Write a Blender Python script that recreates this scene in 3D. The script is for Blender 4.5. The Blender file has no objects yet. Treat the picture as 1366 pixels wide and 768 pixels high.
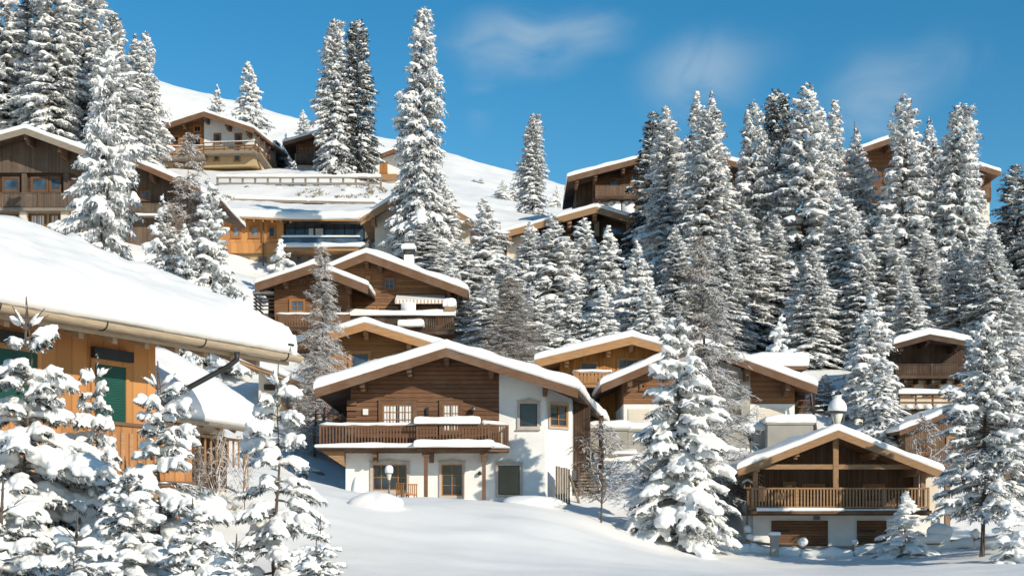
import bpy, math, random
import numpy as np
from mathutils import Vector, Matrix

scene = bpy.context.scene
col = scene.collection
F, CX, HZ, ZC = 1897.0, 683.0, 690.0, 2.0        # focal length in photo pixels, principal column, horizon row, eye height
R = math.radians

def P(px, py, D):
    return Vector(((px - CX) * D / F, D, ZC + (HZ - py) * D / F))

# ------------------------------------------------------------------ noise
def _hash(ix, iy, iz, seed):
    h = (ix * 374761393 + iy * 668265263 + iz * 2147483647 + seed * 1274126177) & 0xFFFFFFFF
    h = ((h ^ (h >> 13)) * 1274126177) & 0xFFFFFFFF
    h = h ^ (h >> 16)
    return (h & 0xFFFF) / 65535.0

def vnoise(p, seed=0):
    p = np.asarray(p, dtype=np.float64)
    f = np.floor(p).astype(np.int64)
    t = p - f
    t = t * t * (3 - 2 * t)
    out = 0
    for dx in (0, 1):
        for dy in (0, 1):
            for dz in (0, 1):
                w = (t[:, 0] if dx else 1 - t[:, 0]) * (t[:, 1] if dy else 1 - t[:, 1]) * (t[:, 2] if dz else 1 - t[:, 2])
                out = out + w * _hash(f[:, 0] + dx, f[:, 1] + dy, f[:, 2] + dz, seed)
    return out * 2 - 1

def fbm(p, oct=3, seed=0):
    p = np.asarray(p, dtype=np.float64)
    s, a = 0, 1.0
    for k in range(oct):
        s = s + a * vnoise(p * (2 ** k) + 17.3 * k, seed + k)
        a *= .5
    return s

# ------------------------------------------------------------------ materials
MATS = {}
class NT:
    def __init__(s, name):
        s.m = bpy.data.materials.new(name); s.m.use_nodes = True
        s.t = s.m.node_tree; s.n = s.t.nodes; s.l = s.t.links
        s.b = s.n['Principled BSDF']
    def node(s, typ, **kw):
        x = s.n.new(typ)
        for k, v in kw.items(): setattr(x, k, v)
        return x
    def link(s, a, b): s.l.new(a, b)
    def math(s, op, a, b=None):
        x = s.node('ShaderNodeMath', operation=op)
        for i, v in enumerate((a, b)):
            if v is None: continue
            if hasattr(v, 'default_value') or hasattr(v, 'links'): s.link(v, x.inputs[i])
            else: x.inputs[i].default_value = v
        return x.outputs[0]
    def mix(s, fac, a, b, blend='MIX'):
        x = s.node('ShaderNodeMix', data_type='RGBA', blend_type=blend)
        for i, v in ((0, fac), (6, a), (7, b)):
            if hasattr(v, 'links'): s.link(v, x.inputs[i])
            elif isinstance(v, tuple): x.inputs[i].default_value = (*v, 1)
            else: x.inputs[i].default_value = v
        return x.outputs[2]
    def noise(s, vec, scale, detail=4, rough=.55):
        x = s.node('ShaderNodeTexNoise'); x.inputs['Scale'].default_value = scale
        x.inputs['Detail'].default_value = detail; x.inputs['Roughness'].default_value = rough
        if vec is not None: s.link(vec, x.inputs['Vector'])
        return x.outputs['Fac']
    def ramp(s, fac, lo, hi, a=0., b=1.):
        x = s.node('ShaderNodeMapRange'); x.clamp = True
        s.link(fac, x.inputs[0])
        for i, v in zip((1, 2, 3, 4), (lo, hi, a, b)): x.inputs[i].default_value = v
        return x.outputs[0]
    def coord(s, kind='Object', scale=None):
        c = s.node('ShaderNodeTexCoord').outputs[kind]
        if scale:
            mp = s.node('ShaderNodeMapping'); mp.inputs['Scale'].default_value = scale
            s.link(c, mp.inputs['Vector']); c = mp.outputs[0]
        return c
    def bump(s, h, strength=.3, dist=.02):
        x = s.node('ShaderNodeBump'); x.inputs['Strength'].default_value = strength; x.inputs['Distance'].default_value = dist
        s.link(h, x.inputs['Height']); s.link(x.outputs[0], s.b.inputs['Normal'])

def wood(name, c, d='h', w=.16, groove=.5, vary=.35, rough=.75, weather=(0.30, 0.26, 0.22), wamt=.25):
    """planks: d = 'h' boards laid along, 'v' upright boards, 'n' plain timber"""
    t = NT(name)
    co = t.coord('Object')
    sx = t.node('ShaderNodeSeparateXYZ'); t.link(co, sx.inputs[0])
    axis = sx.outputs[2] if d != 'v' else t.math('ADD', sx.outputs[0], sx.outputs[1])
    sc = (1.2, 1.2, 22) if d != 'v' else (18, 18, 1.0)
    grain = t.noise(t.coord('Object', sc), 1.5, 5, .65)
    blot = t.noise(co, .9, 4)
    dark = tuple(x * (1 - vary) for x in c); light = tuple(min(1, x * (1 + vary * .8)) for x in c)
    base = t.mix(t.ramp(grain, .3, .7), dark, light)
    base = t.mix(t.ramp(blot, .45, .75, 0, wamt), base, weather)
    if d != 'n':
        q = t.math('DIVIDE', axis, w)
        fr = t.math('FRACT', q); fl = t.math('FLOOR', q)
        wn = t.node('ShaderNodeTexWhiteNoise', noise_dimensions='1D'); t.link(fl, wn.inputs['W'])
        base = t.mix(t.ramp(wn.outputs['Value'], 0, 1, 0, .62), base, tuple(x * .48 for x in c))
        edge = t.math('ABSOLUTE', t.math('SUBTRACT', fr, .5))
        gm = t.ramp(edge, .40, .49)
        base = t.mix(t.math('MULTIPLY', gm, groove), base, tuple(x * .18 for x in c))
        h = t.math('SUBTRACT', t.math('MULTIPLY', grain, .25), gm)
        t.bump(h, .7, .03)
    else:
        t.bump(grain, .35, .02)
    t.link(base, t.b.inputs['Base Color']); t.b.inputs['Roughness'].default_value = rough
    t.b.inputs['Specular IOR Level'].default_value = .25
    MATS[name] = t.m; return t.m

def plain(name, c, rough=.7, vary=.12, scale=1.5, metal=0., bump=.15, spec=.3):
    t = NT(name); co = t.coord('Object')
    n = t.noise(co, scale, 6, .6)
    base = t.mix(t.ramp(n, .3, .7), tuple(x * (1 - vary) for x in c), tuple(min(1, x * (1 + vary)) for x in c))
    t.link(base, t.b.inputs['Base Color']); t.b.inputs['Roughness'].default_value = rough
    t.b.inputs['Metallic'].default_value = metal; t.b.inputs['Specular IOR Level'].default_value = spec
    if bump: t.bump(t.noise(co, scale * 14, 3), bump, .01)
    MATS[name] = t.m; return t.m

def snow_mat(name, grainy=9., bump=.35, tint=(.885, .875, .845)):
    t = NT(name); co = t.coord('Object')
    n = t.noise(co, .6, 5)
    base = t.mix(t.ramp(n, .3, .7), tuple(x * .96 for x in tint), tint)
    t.link(base, t.b.inputs['Base Color']); t.b.inputs['Roughness'].default_value = .6
    t.b.inputs['Specular IOR Level'].default_value = .2
    h = t.math('ADD', t.noise(co, grainy, 5, .6), t.math('MULTIPLY', t.noise(co, grainy * .18, 3), 2.5))
    t.bump(h, bump, .06)
    MATS[name] = t.m; return t.m

def needle_mat(name, c, snow_lo, snow_hi, scale):
    """green needles with rime and fresh snow caught on their upper sides"""
    t = NT(name); co = t.coord('Object')
    oi = t.node('ShaderNodeObjectInfo')
    n = t.noise(co, scale, 3, .7); n2 = t.noise(co, scale * .22, 3)
    g = t.mix(t.ramp(n2, .3, .7), tuple(x * .6 for x in c), tuple(x * 1.35 for x in c))
    f = t.ramp(t.math('ADD', n, t.math('MULTIPLY', t.math('SUBTRACT', n2, .5), .5)), snow_lo, snow_hi)
    base = t.mix(f, g, (.86, .88, .90))
    t.link(base, t.b.inputs['Base Color']); t.b.inputs['Roughness'].default_value = .8
    t.b.inputs['Specular IOR Level'].default_value = .15
    MATS[name] = t.m; return t.m

def bark_mat(name, c, snow=.35):
    t = NT(name); co = t.coord('Object')
    geo = t.node('ShaderNodeNewGeometry'); sx = t.node('ShaderNodeSeparateXYZ'); t.link(geo.outputs['Normal'], sx.inputs[0])
    n = t.noise(co, 6, 4)
    base = t.mix(t.ramp(n, .3, .7), tuple(x * .6 for x in c), tuple(x * 1.3 for x in c))
    f = t.ramp(t.math('ADD', sx.outputs[2], t.math('MULTIPLY', t.math('SUBTRACT', n, .5), 1.2)), snow - .1, snow + .15)
    base = t.mix(f, base, (.86, .88, .9))
    t.link(base, t.b.inputs['Base Color']); t.b.inputs['Roughness'].default_value = .85
    MATS[name] = t.m; return t.m

def glass(name, c=(.02, .03, .04), rough=.06):
    t = NT(name); co = t.coord('Object')
    n = t.noise(co, .8, 2)
    t.link(t.mix(t.ramp(n, .35, .65), tuple(x * .5 for x in c), tuple(x * 1.6 for x in c)), t.b.inputs['Base Color'])
    t.b.inputs['Roughness'].default_value = rough; t.b.inputs['Specular IOR Level'].default_value = .5
    MATS[name] = t.m; return t.m

snow_mat('snow_ground', 2.2, .22)
snow_mat('snow_roof', 3.5, .22)
snow_mat('snow_bough', 5., .35, (.885, .875, .845))
needle_mat('needles_far', (.034, .056, .045), .37, .54, 4.5)
needle_mat('needles_dark_shade', (.028, .046, .040), .47, .66, 4.0)  # dark needles, less rime: shade on far spruces put into the colour
needle_mat('needles_near', (.052, .068, .044), .42, .60, 11.)
bark_mat('bark', (.11, .085, .065), .62)
bark_mat('twig_frost', (.27, .215, .165), .10)
bark_mat('twig_bare', (.16, .125, .10), .30)
wood('log_brown', (.20, .098, .053), 'h', .24, .75, .5, weather=(.30,.20,.13), wamt=.4)
wood('log_warm', (.255, .125, .06), 'h', .22, .45, .5, weather=(.36,.25,.16), wamt=.4)
wood('board_brown', (.20, .10, .05), 'h', .15, .5, .35)
wood('board_brown_v', (.19, .115, .07), 'v', .14, .6, .35)
wood('board_grey_v', (.150, .108, .078), 'v', .15, .6, .35)
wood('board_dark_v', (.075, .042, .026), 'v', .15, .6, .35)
wood('board_honey', (.42, .205, .075), 'h', .16, .5, .25)
wood('board_tan', (.28, .138, .065), 'h', .16, .55, .3)
wood('board_orange', (.62, .295, .105), 'v', .62, .14, .06, wamt=.0)
wood('board_amber', (.56, .25, .065), 'v', .22, .35, .18, wamt=.1)
wood('parapet_wood', (.52, .235, .085), 'v', .45, .3, .15, wamt=.1)
wood('timber_brown', (.155, .083, .046), 'n')
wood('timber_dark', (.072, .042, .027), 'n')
wood('timber_warm', (.33, .19, .095), 'n')
wood('timber_honey', (.42, .225, .10), 'n')
wood('timber_grey', (.25, .21, .165), 'n')
wood('gutter_wood', (.43, .335, .225), 'n', vary=.3)
wood('window_wood', (.36, .155, .05), 'n', wamt=.1)
wood('old_plank', (.30, .235, .17), 'v', .2, .7, .5)
plain('plaster_white', (.79, .78, .74), .9, .09, .7, bump=.3)
plain('plaster_cream', (.72, .645, .53), .9, .06, .8)
plain('plaster_tan', (.46, .34, .19), .9, .08, .8)
plain('concrete', (.36, .34, .30), .9, .12, 1.)
plain('stone_surround', (.50, .43, .36), .85, .12, 3.)
plain('shutter_green', (.014, .080, .058), .5, .1, 2.)
plain('metal_grey', (.16, .165, .16), .45, .15, 3., metal=.6)
plain('metal_dark', (.035, .038, .042), .5, .2, 3., metal=.3)
plain('dish_grey', (.48, .48, .47), .5, .08, 3.)
plain('cloth_white', (.78, .77, .74), .9, .06, 4.)
plain('cloth_stripe', (.55, .32, .20), .9, .1, 4.)
plain('rock_grey', (.20, .185, .165), .9, .35, 2.5)
plain('dry_grass', (.22, .18, .11), .9, .35, 2.5)
plain('lamp_glass', (.62, .60, .52), .35, .05, 3.)
glass('pane_dark'); glass('pane_blue', (.055, .085, .12)); glass('pane_grey', (.15, .16, .16), .12)

# ------------------------------------------------------------------ mesh helpers
class MB:
    def __init__(s): s.v = []; s.f = []; s.mi = []; s.mats = []
    def mat(s, m):
        if m not in s.mats: s.mats.append(m)
        return s.mats.index(m)
    def add(s, vs, fs, m=0):
        o = len(s.v); s.v.extend(tuple(x) for x in vs)
        for f in fs: s.f.append(tuple(i + o for i in f)); s.mi.append(m)
    def box(s, x0, x1, y0, y1, z0, z1, m=0):
        if x0 > x1: x0, x1 = x1, x0
        if y0 > y1: y0, y1 = y1, y0
        if z0 > z1: z0, z1 = z1, z0
        s.add([(x0,y0,z0),(x1,y0,z0),(x1,y1,z0),(x0,y1,z0),(x0,y0,z1),(x1,y0,z1),(x1,y1,z1),(x0,y1,z1)],
              [(0,3,2,1),(4,5,6,7),(0,1,5,4),(1,2,6,5),(2,3,7,6),(3,0,4,7)], m)
    def prism_y(s, poly, y0, y1, m=0):
        """poly in (x, z) extruded along y"""
        n = len(poly)
        s.add([(x, y0, z) for x, z in poly] + [(x, y1, z) for x, z in poly],
              [tuple(range(n)), tuple(range(2*n-1, n-1, -1))] + [(i, i+n, (i+1) % n + n, (i+1) % n) for i in range(n)], m)
    def slab(s, top, t, m=0):
        """four top corners, thickness straight down"""
        b = [(x, y, z - t) for x, y, z in top]
        s.add(list(top) + b, [(0,1,2,3),(7,6,5,4)] + [(i, i+4, (i+1) % 4 + 4, (i+1) % 4) for i in range(4)], m)
    def bar(s, a, b, w, h=None, m=0):
        """box beam from a to b"""
        h = h or w; a, b = Vector(a), Vector(b); d = (b - a).normalized()
        u = d.cross(Vector((0,0,1)));
        u = Vector((1,0,0)) if u.length < 1e-4 else u.normalized()
        n = u.cross(d)
        vs = [p + u*sx*w/2 + n*sz*h/2 for p in (a, b) for sx, sz in ((-1,-1),(1,-1),(1,1),(-1,1))]
        s.add(vs, [(0,1,2,3),(7,6,5,4)] + [(i, i+4, (i+1) % 4 + 4, (i+1) % 4) for i in range(4)], m)
    def tube(s, pts, rad, n=6, m=0, cap=True):
        pts = [Vector(p) for p in pts]
        if not hasattr(rad, '__len__'): rad = [rad] * len(pts)
        vs = []
        for i, p in enumerate(pts):
            d = (pts[min(i+1, len(pts)-1)] - pts[max(i-1, 0)]).normalized()
            u = d.cross(Vector((0, 0, 1))); u = Vector((1,0,0)) if u.length < 1e-3 else u.normalized()
            w = d.cross(u)
            for k in range(n):
                a = 2*math.pi*k/n; vs.append(p + (u*math.cos(a) + w*math.sin(a))*rad[i])
        fs = [(i*n+k, i*n+(k+1) % n, (i+1)*n+(k+1) % n, (i+1)*n+k) for i in range(len(pts)-1) for k in range(n)]
        if cap: fs += [tuple(range(n-1, -1, -1)), tuple((len(pts)-1)*n+k for k in range(n))]
        s.add(vs, fs, m)
    def lathe(s, prof, c=(0,0,0), n=14, m=0):
        vs = []
        for r, z in prof:
            for k in range(n):
                a = 2*math.pi*k/n; vs.append((c[0]+r*math.cos(a), c[1]+r*math.sin(a), c[2]+z))
        L = len(prof)
        fs = [(i*n+k, i*n+(k+1) % n, (i+1)*n+(k+1) % n, (i+1)*n+k) for i in range(L-1) for k in range(n)]
        fs += [tuple(range(n-1, -1, -1)), tuple((L-1)*n+k for k in range(n))]
        s.add(vs, fs, m)
    def blob(s, c, r, seed=0, sub=2, amp=.12, m=0):
        v, f = ICO[sub]; q = np.array(v)
        n = fbm(q * 1.3 + seed * 7.1, 2, seed)
        q = q * (1 + amp * n)[:, None] * np.array(r) + np.array(c)
        s.add(q.tolist(), f, m)
    def build(s, name, mat, parent=None, smooth=False, loc=None):
        me = bpy.data.meshes.new(name); me.from_pydata(s.v, [], s.f)
        for m in (mat if isinstance(mat, (list, tuple)) else [mat]): me.materials.append(MATS[m] if isinstance(m, str) else m)
        if any(s.mi): me.polygons.foreach_set('material_index', s.mi)
        if smooth: me.polygons.foreach_set('use_smooth', [True]*len(me.polygons))
        me.update()
        o = bpy.data.objects.new(name, me); col.objects.link(o)
        if parent: o.parent = parent
        if loc: o.location = loc
        return o

def _ico(sub):
    import bmesh
    bm = bmesh.new(); bmesh.ops.create_icosphere(bm, subdivisions=sub, radius=1)
    bm.verts.ensure_lookup_table()
    r = ([tuple(v.co) for v in bm.verts], [tuple(x.index for x in f.verts) for f in bm.faces]); bm.free(); return r
ICO = {k: _ico(k) for k in (1, 2, 3, 4)}

def tag(o, label=None, cat=None, group=None, kind=None):
    for k, v in (('label', label), ('category', cat), ('group', group), ('kind', kind)):
        if v: o[k] = v
    return o
def empty(name, loc, rz=0., label=None, cat=None, group=None):
    o = bpy.data.objects.new(name, None); col.objects.link(o); o.location = loc; o.rotation_euler = (0, 0, rz)
    o.empty_display_size = .2
    return tag(o, label, cat, group)
def np_mesh(name, v, f, mats, smooth=False, mi=None):
    """v (n,3) array, f (m,k) array of one polygon size"""
    me = bpy.data.meshes.new(name); k = f.shape[1]
    me.vertices.add(len(v)); me.vertices.foreach_set('co', np.asarray(v, dtype=np.float32).ravel())
    me.loops.add(f.size); me.loops.foreach_set('vertex_index', f.astype(np.int32).ravel())
    me.polygons.add(len(f)); me.polygons.foreach_set('loop_start', np.arange(0, f.size, k, dtype=np.int32))
    me.polygons.foreach_set('loop_total', np.full(len(f), k, dtype=np.int32))
    for m in mats: me.materials.append(MATS[m])
    if mi is not None: me.polygons.foreach_set('material_index', np.asarray(mi, dtype=np.int32))
    if smooth: me.polygons.foreach_set('use_smooth', np.ones(len(f), dtype=bool))
    me.update(calc_edges=True); me.validate(); return me
def obj(name, me, parent=None):
    o = bpy.data.objects.new(name, me); col.objects.link(o)
    if parent: o.parent = parent
    return o

# snow lying on a surface: rounded rim, uneven depth, slight overhang
def snow_sheet(zf, x0, x1, y0, y1, T, seed=1, nx=44, ny=20, wob=.16, over=.08, sag=None):
    """zf(x, y) surface height; x0 / x1 may be functions of y; y0, y1 numbers"""
    rim = [(.05, -.03), (-over*.6, .02), (-over, .30), (-over*.7, .60), (over*.5, .84), (.22, .95), (.5, 1.0)]
    X0 = x0 if callable(x0) else (lambda y: x0); X1 = x1 if callable(x1) else (lambda y: x1)
    def axis(n, L):
        a = [(o*min(1, T*1.6), h) for o, h in rim if True]
        e = a[-1][0]
        mid = [(e + (L - 2*e)*k/n, 1.0) for k in range(1, n)]
        return a + mid + [(L - o, h) for o, h in reversed(a)]
    ay = axis(ny, y1 - y0); V = []; nxx = None
    for oy, hy in ay:
        y = y0 + oy; yc = min(max(y, y0), y1)
        ax = axis(nx, X1(yc) - X0(yc)); nxx = len(ax)
        for ox, hx in ax:
            V.append((X0(yc) + ox, y, min(hx, hy)))
    V = np.array(V)
    n1 = fbm(np.c_[V[:, 0]*.45, V[:, 1]*.45, np.full(len(V), seed*3.7)], 3, seed)
    n2 = fbm(np.c_[V[:, 0]*1.7, V[:, 1]*1.7, np.full(len(V), seed*1.7)], 2, seed+5)
    h = V[:, 2].copy()
    base = np.array([zf(min(max(x, X0(min(max(y, y0), y1))), X1(min(max(y, y0), y1))), min(max(y, y0), y1)) for x, y in V[:, :2]])
    Z = base + np.where(h > 0, h * T * (1 + wob*1.6*n1 + wob*.5*n2), h)
    mid = (h > 0) & (h < .9)
    V[:, 0] += np.where(mid, (n2*.07+n1*.06)*min(1, T*2), 0); V[:, 1] += np.where(mid, (n1*.07+n2*.05)*min(1, T*2), 0)
    V[:, 2] = Z
    ny_ = len(ay); f = [(j*nxx+i, j*nxx+i+1, (j+1)*nxx+i+1, (j+1)*nxx+i) for j in range(ny_-1) for i in range(nxx-1)]
    return np_mesh('snow', V, np.array(f), ['snow_roof'], True)

class House:
    def __init__(s, name, label, cat, px, py, D, rz=0., group=None):
        s.o = empty(name, P(px, py, D), R(rz), label, cat, group)
        s.loc = s.o.location.copy(); s.Ri = Matrix.Rotation(-R(rz), 3, 'Z'); s.Rf = Matrix.Rotation(R(rz), 3, 'Z')
        s.co = s.Ri @ (Vector((0, 0, ZC)) - s.loc); s.s = D / F
    def q(s, px, py, y=0.):
        d = s.Ri @ Vector(((px - CX)/F, 1, (HZ - py)/F)); t = (y - s.co.y) / d.y
        p = s.co + d*t; return p.x, p.z
    def qx(s, px, py, x):
        """local (y, z) of a pixel on the plane x = const"""
        d = s.Ri @ Vector(((px - CX)/F, 1, (HZ - py)/F)); t = (x - s.co.x) / d.x
        p = s.co + d*t; return p.y, p.z
    def world(s, x, y, z): return s.loc + s.Rf @ Vector((x, y, z))
    # -------- roof
    def gable(s, apex, left, right, yf, depth, th=.25, snow=.5, mat='timber_brown', board='timber_brown', dxl=0., dxr=0.,
              bh=.34, seed=1, snow_l=None, name='roof'):
        """apex / left / right: pixels of the wood roof's front edge on plane y = yf; dxl, dxr widen the roof towards its back"""
        xa, za = s.q(*apex, yf); xl, zl = s.q(*left, yf); xr, zr = s.q(*right, yf)
        y1 = yf + depth; s.xa, s.za, s.th = xa, za, th
        s.pl, s.pr = (za - zl)/(xa - xl), (za - zr)/(xr - xa)
        zf = lambda x, y=0: za - (s.pl*(xa - x) if x < xa else s.pr*(x - xa))
        s.rz = zf
        X0 = lambda y: xl - dxl*(y - yf)/depth; X1 = lambda y: xr + dxr*(y - yf)/depth
        m = MB(); a0, a1 = (xa, yf, za), (xa, y1, za)
        m.slab([(xl, yf, zl), a0, a1, (X0(y1), y1, zf(X0(y1)))], th)
        m.slab([a0, (xr, yf, zr), (X1(y1), y1, zf(X1(y1))), a1], th)
        r = m.build(name, mat, s.o); s.roof = r
        b = MB()   # barge boards stand 4 cm in front of the roof edge
        for x, z in ((xl, zl), (xr, zr)):
            b.prism_y([(xa, za+.02), (x, z+.02), (x, z-bh), (xa, za-bh)] if x < xa else [(x, z+.02), (xa, za+.02), (xa, za-bh), (x, z-bh)], yf-.06, yf-.004)
        b.build('bargeboard', board, r)
        if snow:
            me = snow_sheet(zf, X0, X1, yf-.02, y1, snow, seed)
            obj('snow', me, r)
        return r
    def purlin(s, pxs, yf, depth, w=.24, h=.30, mat='timber_brown', drop=.02):
        for p in pxs:
            x, _ = s.q(p, 0, yf); z = s.rz(x) - s.th - drop
            z = min(s.rz(x-w/2), s.rz(x+w/2)) - s.th - drop
            m = MB(); m.box(x-w/2, x+w/2, yf+.25, yf+depth, z-h, z); m.box(x-w/2+.01, x+w/2-.01, yf+.7, yf+depth, z-h*1.5, z-h-.003)
            m.build('purlin', mat, s.o)
    def wall(s, p0, p1, y0, y1, mat, pb=None, pt=None, under=False, x0=None, x1=None, zb=None, zt=None, name='wall', drop=0.0):
        """upright wall block between pixel columns p0..p1, from pixel row pb up to row pt, or to the roof's underside"""
        X0 = s.q(p0, 0, y0)[0] if x0 is None else x0; X1 = s.q(p1, 0, y0)[0] if x1 is None else x1
        zb = s.q(0, pb, y0)[1] if zb is None else zb
        m = MB()
        if under:
            g = lambda x: s.rz(x) - s.th - drop
            poly = [(X0, zb), (X1, zb), (X1, g(X1))] + ([(s.xa, g(s.xa))] if X0 < s.xa < X1 else []) + [(X0, g(X0))]
        else:
            zt = s.q(0, pt, y0)[1] if zt is None else zt
            poly = [(X0, zb), (X1, zb), (X1, zt), (X0, zt)]
        m.prism_y(poly, y0, y1)
        return m.build(name, mat, s.o)
    def box(s, p0, p1, pt, pb, y0, y1, mat, name, parent=None):
        x0, z1 = s.q(p0, pt, y0); x1, z0 = s.q(p1, pb, y0)
        m = MB(); m.box(x0, x1, y0, y1, z0, z1); return m.build(name, mat, parent or s.o)
    def window(s, p0, p1, pt, pb, y=0., nx=2, nz=1, frame='window_wood', pane='pane_dark', casing='window_wood', cw=.10, curtain=0, sill=True, name='window', hood=False, fw=.06):
        x0, z1 = s.q(p0, pt, y); x1, z0 = s.q(p1, pb, y)
        m = MB(); d = .09
        def ring(m, x0, x1, z0, z1, w, ya, yb):
            m.box(x0, x0+w, ya, yb, z0, z1); m.box(x1-w, x1, ya, yb, z0, z1)
            m.box(x0+w, x1-w, ya, yb, z0, z0+w); m.box(x0+w, x1-w, ya, yb, z1-w, z1)
        ring(m, x0, x1, z0, z1, cw, y-d, y-.002)
        if hood: m.prism_y([(x0-.06, z1+.003), (x1+.06, z1+.003), ((x0+x1)/2+.14, z1+.09), ((x0+x1)/2, z1+.17), ((x0+x1)/2-.14, z1+.09)], y-d-.03, y-.002)
        w = m.build(name, casing, s.o)
        a0, a1, b0, b1 = x0+cw+.002, x1-cw-.002, z0+cw+.002, z1-cw-.002
        m = MB(); m.box(a0, a1, y-.012, y-.003, b0, b1); m.build('pane', pane, w)
        if frame:
            m = MB(); ring(m, a0, a1, b0, b1, fw, y-.06, y-.014)
            for k in range(1, nx):
                x = a0 + (a1-a0)*k/nx; m.box(x-.025, x+.025, y-.055, y-.014, b0+fw, b1-fw)
            for k in range(1, nz):
                z = b0 + (b1-b0)*k/nz; m.box(a0+fw, a1-fw, y-.050, y-.014, z-.018, z+.018)
            m.build('sash', frame, w)
        if curtain:
            m = MB(); n = 9 if curtain == 1 else 5
            for k in range(n):
                if k in ((n//2,) if curtain == 1 else ()): continue
                x = a0+fw + (a1-a0-2*fw)*(k+.12)/n; xx = a0+fw + (a1-a0-2*fw)*(k+.88)/n
                m.prism_y([(x, b0+fw+.01), (xx, b0+fw+.01), (xx, b1-fw), (x, b1-fw)], y-.0135-.001*(k % 2), y-.0125)
            m.build('curtain', 'cloth_white', w)
        if sill:
            m = MB(); m.box(x0-.05, x1+.05, y-.15, y-.003, z0-.06, z0-.003); m.build('sill', casing, w)
        return w
    def railing(s, path, zt, zb, mat='timber_brown', post_every=1.8, bal=.13, bw=.06, snow=.0, solid=False, board=None, parent=None, cut=False, name='railing'):
        """balusters and rails along a local xy path between heights zb and zt"""
        m = MB(); pm = []
        for (xa, ya), (xb, yb) in zip(path[:-1], path[1:]):
            L = math.hypot(xb-xa, yb-ya); n = max(1, round(L/bal)); ux, uy = (xb-xa)/L, (yb-ya)/L
            m.bar((xa, ya, zt-.04), (xb, yb, zt-.04), .10, .08); m.bar((xa, ya, zb+.10), (xb, yb, zb+.10), .07, .09)
            if solid:
                m.bar((xa, ya, (zt+zb)/2+.03), (xb, yb, (zt+zb)/2+.03), .035, zt-zb-.24)
            else:
                for k in range(1, n):
                    x, y = xa+ux*L*k/n, ya+uy*L*k/n; m.bar((x, y, zb+.145), (x, y, zt-.08), bw, bw*.6)
            np_ = max(1, round(L/post_every))
            for k in range(np_+1):
                pm.append((xa+ux*L*k/np_, ya+uy*L*k/np_))
        r = m.build(name, board or mat, parent or s.o)
        seen = []
        for p in pm:
            if any(math.hypot(p[0]-a, p[1]-b) < .05 for a, b in seen): continue
            seen.append(p); q = MB(); q.box(p[0]-.055, p[0]+.055, p[1]-.056, p[1]+.056, zb-.02, zt+.015); q.build('post', mat, r)
        if snow:
            for (xa, ya), (xb, yb) in zip(path[:-1], path[1:]):
                L = math.hypot(xb-xa, yb-ya); n = max(3, int(L/.35)); q = MB()
                pts = [(xa+(xb-xa)*k/n, ya+(yb-ya)*k/n, zt+.02+snow*(.32+.10*math.sin(k*1.7+xa))) for k in range(n+1)]
                q.tube(pts, [snow*(.30 if k in (0, n) else .55+.08*math.sin(k*2.3+ya)) for k in range(n+1)], 8)
                q.build('snow', 'snow_roof', r, True)
        return r
    def ledge_snow(s, x0, x1, y0, y1, z, T, parent=None, seed=3):
        return obj('snow', snow_sheet(lambda x, y: z, x0, x1, y0, y1, T, seed, nx=14, ny=3, over=.05), parent or s.o)
# ------------------------------------------------------------------ terrain
CTRL = [  # (px, py, D) pixels of the photo and how far away the ground is there
 (-300,800,22),(100,830,22),(500,840,24),(900,835,24),(1500,830,24),
 (0,790,38),(300,760,40),(683,768,48),(1100,768,48),(1500,764,48),
 (40,720,48),(180,690,49),(290,668,50),(330,640,58),(430,690,56),(600,700,58),(700,712,57),(800,740,56),
 (400,668,63),(500,660,67),(600,660,67),(690,662,67),(740,661,66),(762,672,66),(792,702,66),(825,732,65),(868,742,63),(700,690,60),(745,694,60),(785,728,60),(600,742,51),(420,742,50),
 (440,668,76),(700,668,77),(800,690,76),(460,655,88),(700,640,88),
 (395,640,74),(400,585,84),(420,565,88),(330,610,68),(250,590,62),
 (905,745,62),(1000,746,67),(1200,738,66),(1366,724,64),(1500,716,64),(1010,734,72),(1250,730,72),(1320,715,72),(1450,700,75),
 (830,655,76),(900,640,80),(1100,640,84),(1250,640,86),(1366,640,86),
 (800,590,86),(1000,572,88),(1080,572,88),(930,575,92),(740,570,95),(880,560,97),(1240,560,95),(1180,560,92),(1366,560,96),(1500,560,98),
 (420,540,92),(640,545,93),(700,540,96),(300,560,88),(200,560,88),(0,560,88),(-200,560,88),
 (350,452,110),(600,452,110),(680,470,108),(250,450,108),(100,450,105),(-100,450,105),
 (850,470,110),(950,480,112),(1100,485,114),(1300,485,116),(1450,485,116),
 (1000,420,140),(1200,420,140),(1400,420,140),(820,365,145),(700,360,143),
 (800,300,167),(900,310,170),(1150,310,172),(1340,310,172),(1500,330,172),
 (0,325,120),(150,325,122),(-150,325,122),(230,340,124),(330,385,140),(480,375,140),(560,345,138),(640,340,138),
 (300,342,150),(400,345,152),(480,345,152),(60,258,150),(180,262,150),(-100,256,150),
 (300,256,168),(400,256,168),(500,256,168),(270,249,176),(400,249,176),(510,249,176),
 (210,226,190),(330,226,190),(410,228,195),(470,236,188),(530,250,180),(600,275,185),(700,290,190),(380,222,190),
 (211,112,340),(271,137,340),(330,158,340),(382,170,340),(470,188,340),(540,200,340),(593,209,340),(640,219,340),(691,231,340),(749,250,340),(820,275,340),(950,310,340),(1150,335,340),(1400,350,340),(1700,350,340),
 (100,85,340),(0,66,340),(-300,40,340),(620,240,260),(700,262,260),(300,190,260),
]
_ext = []
for px, py, D in CTRL: 
    p = P(px, py, D); _ext.append((p.x, p.y, p.z))
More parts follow.
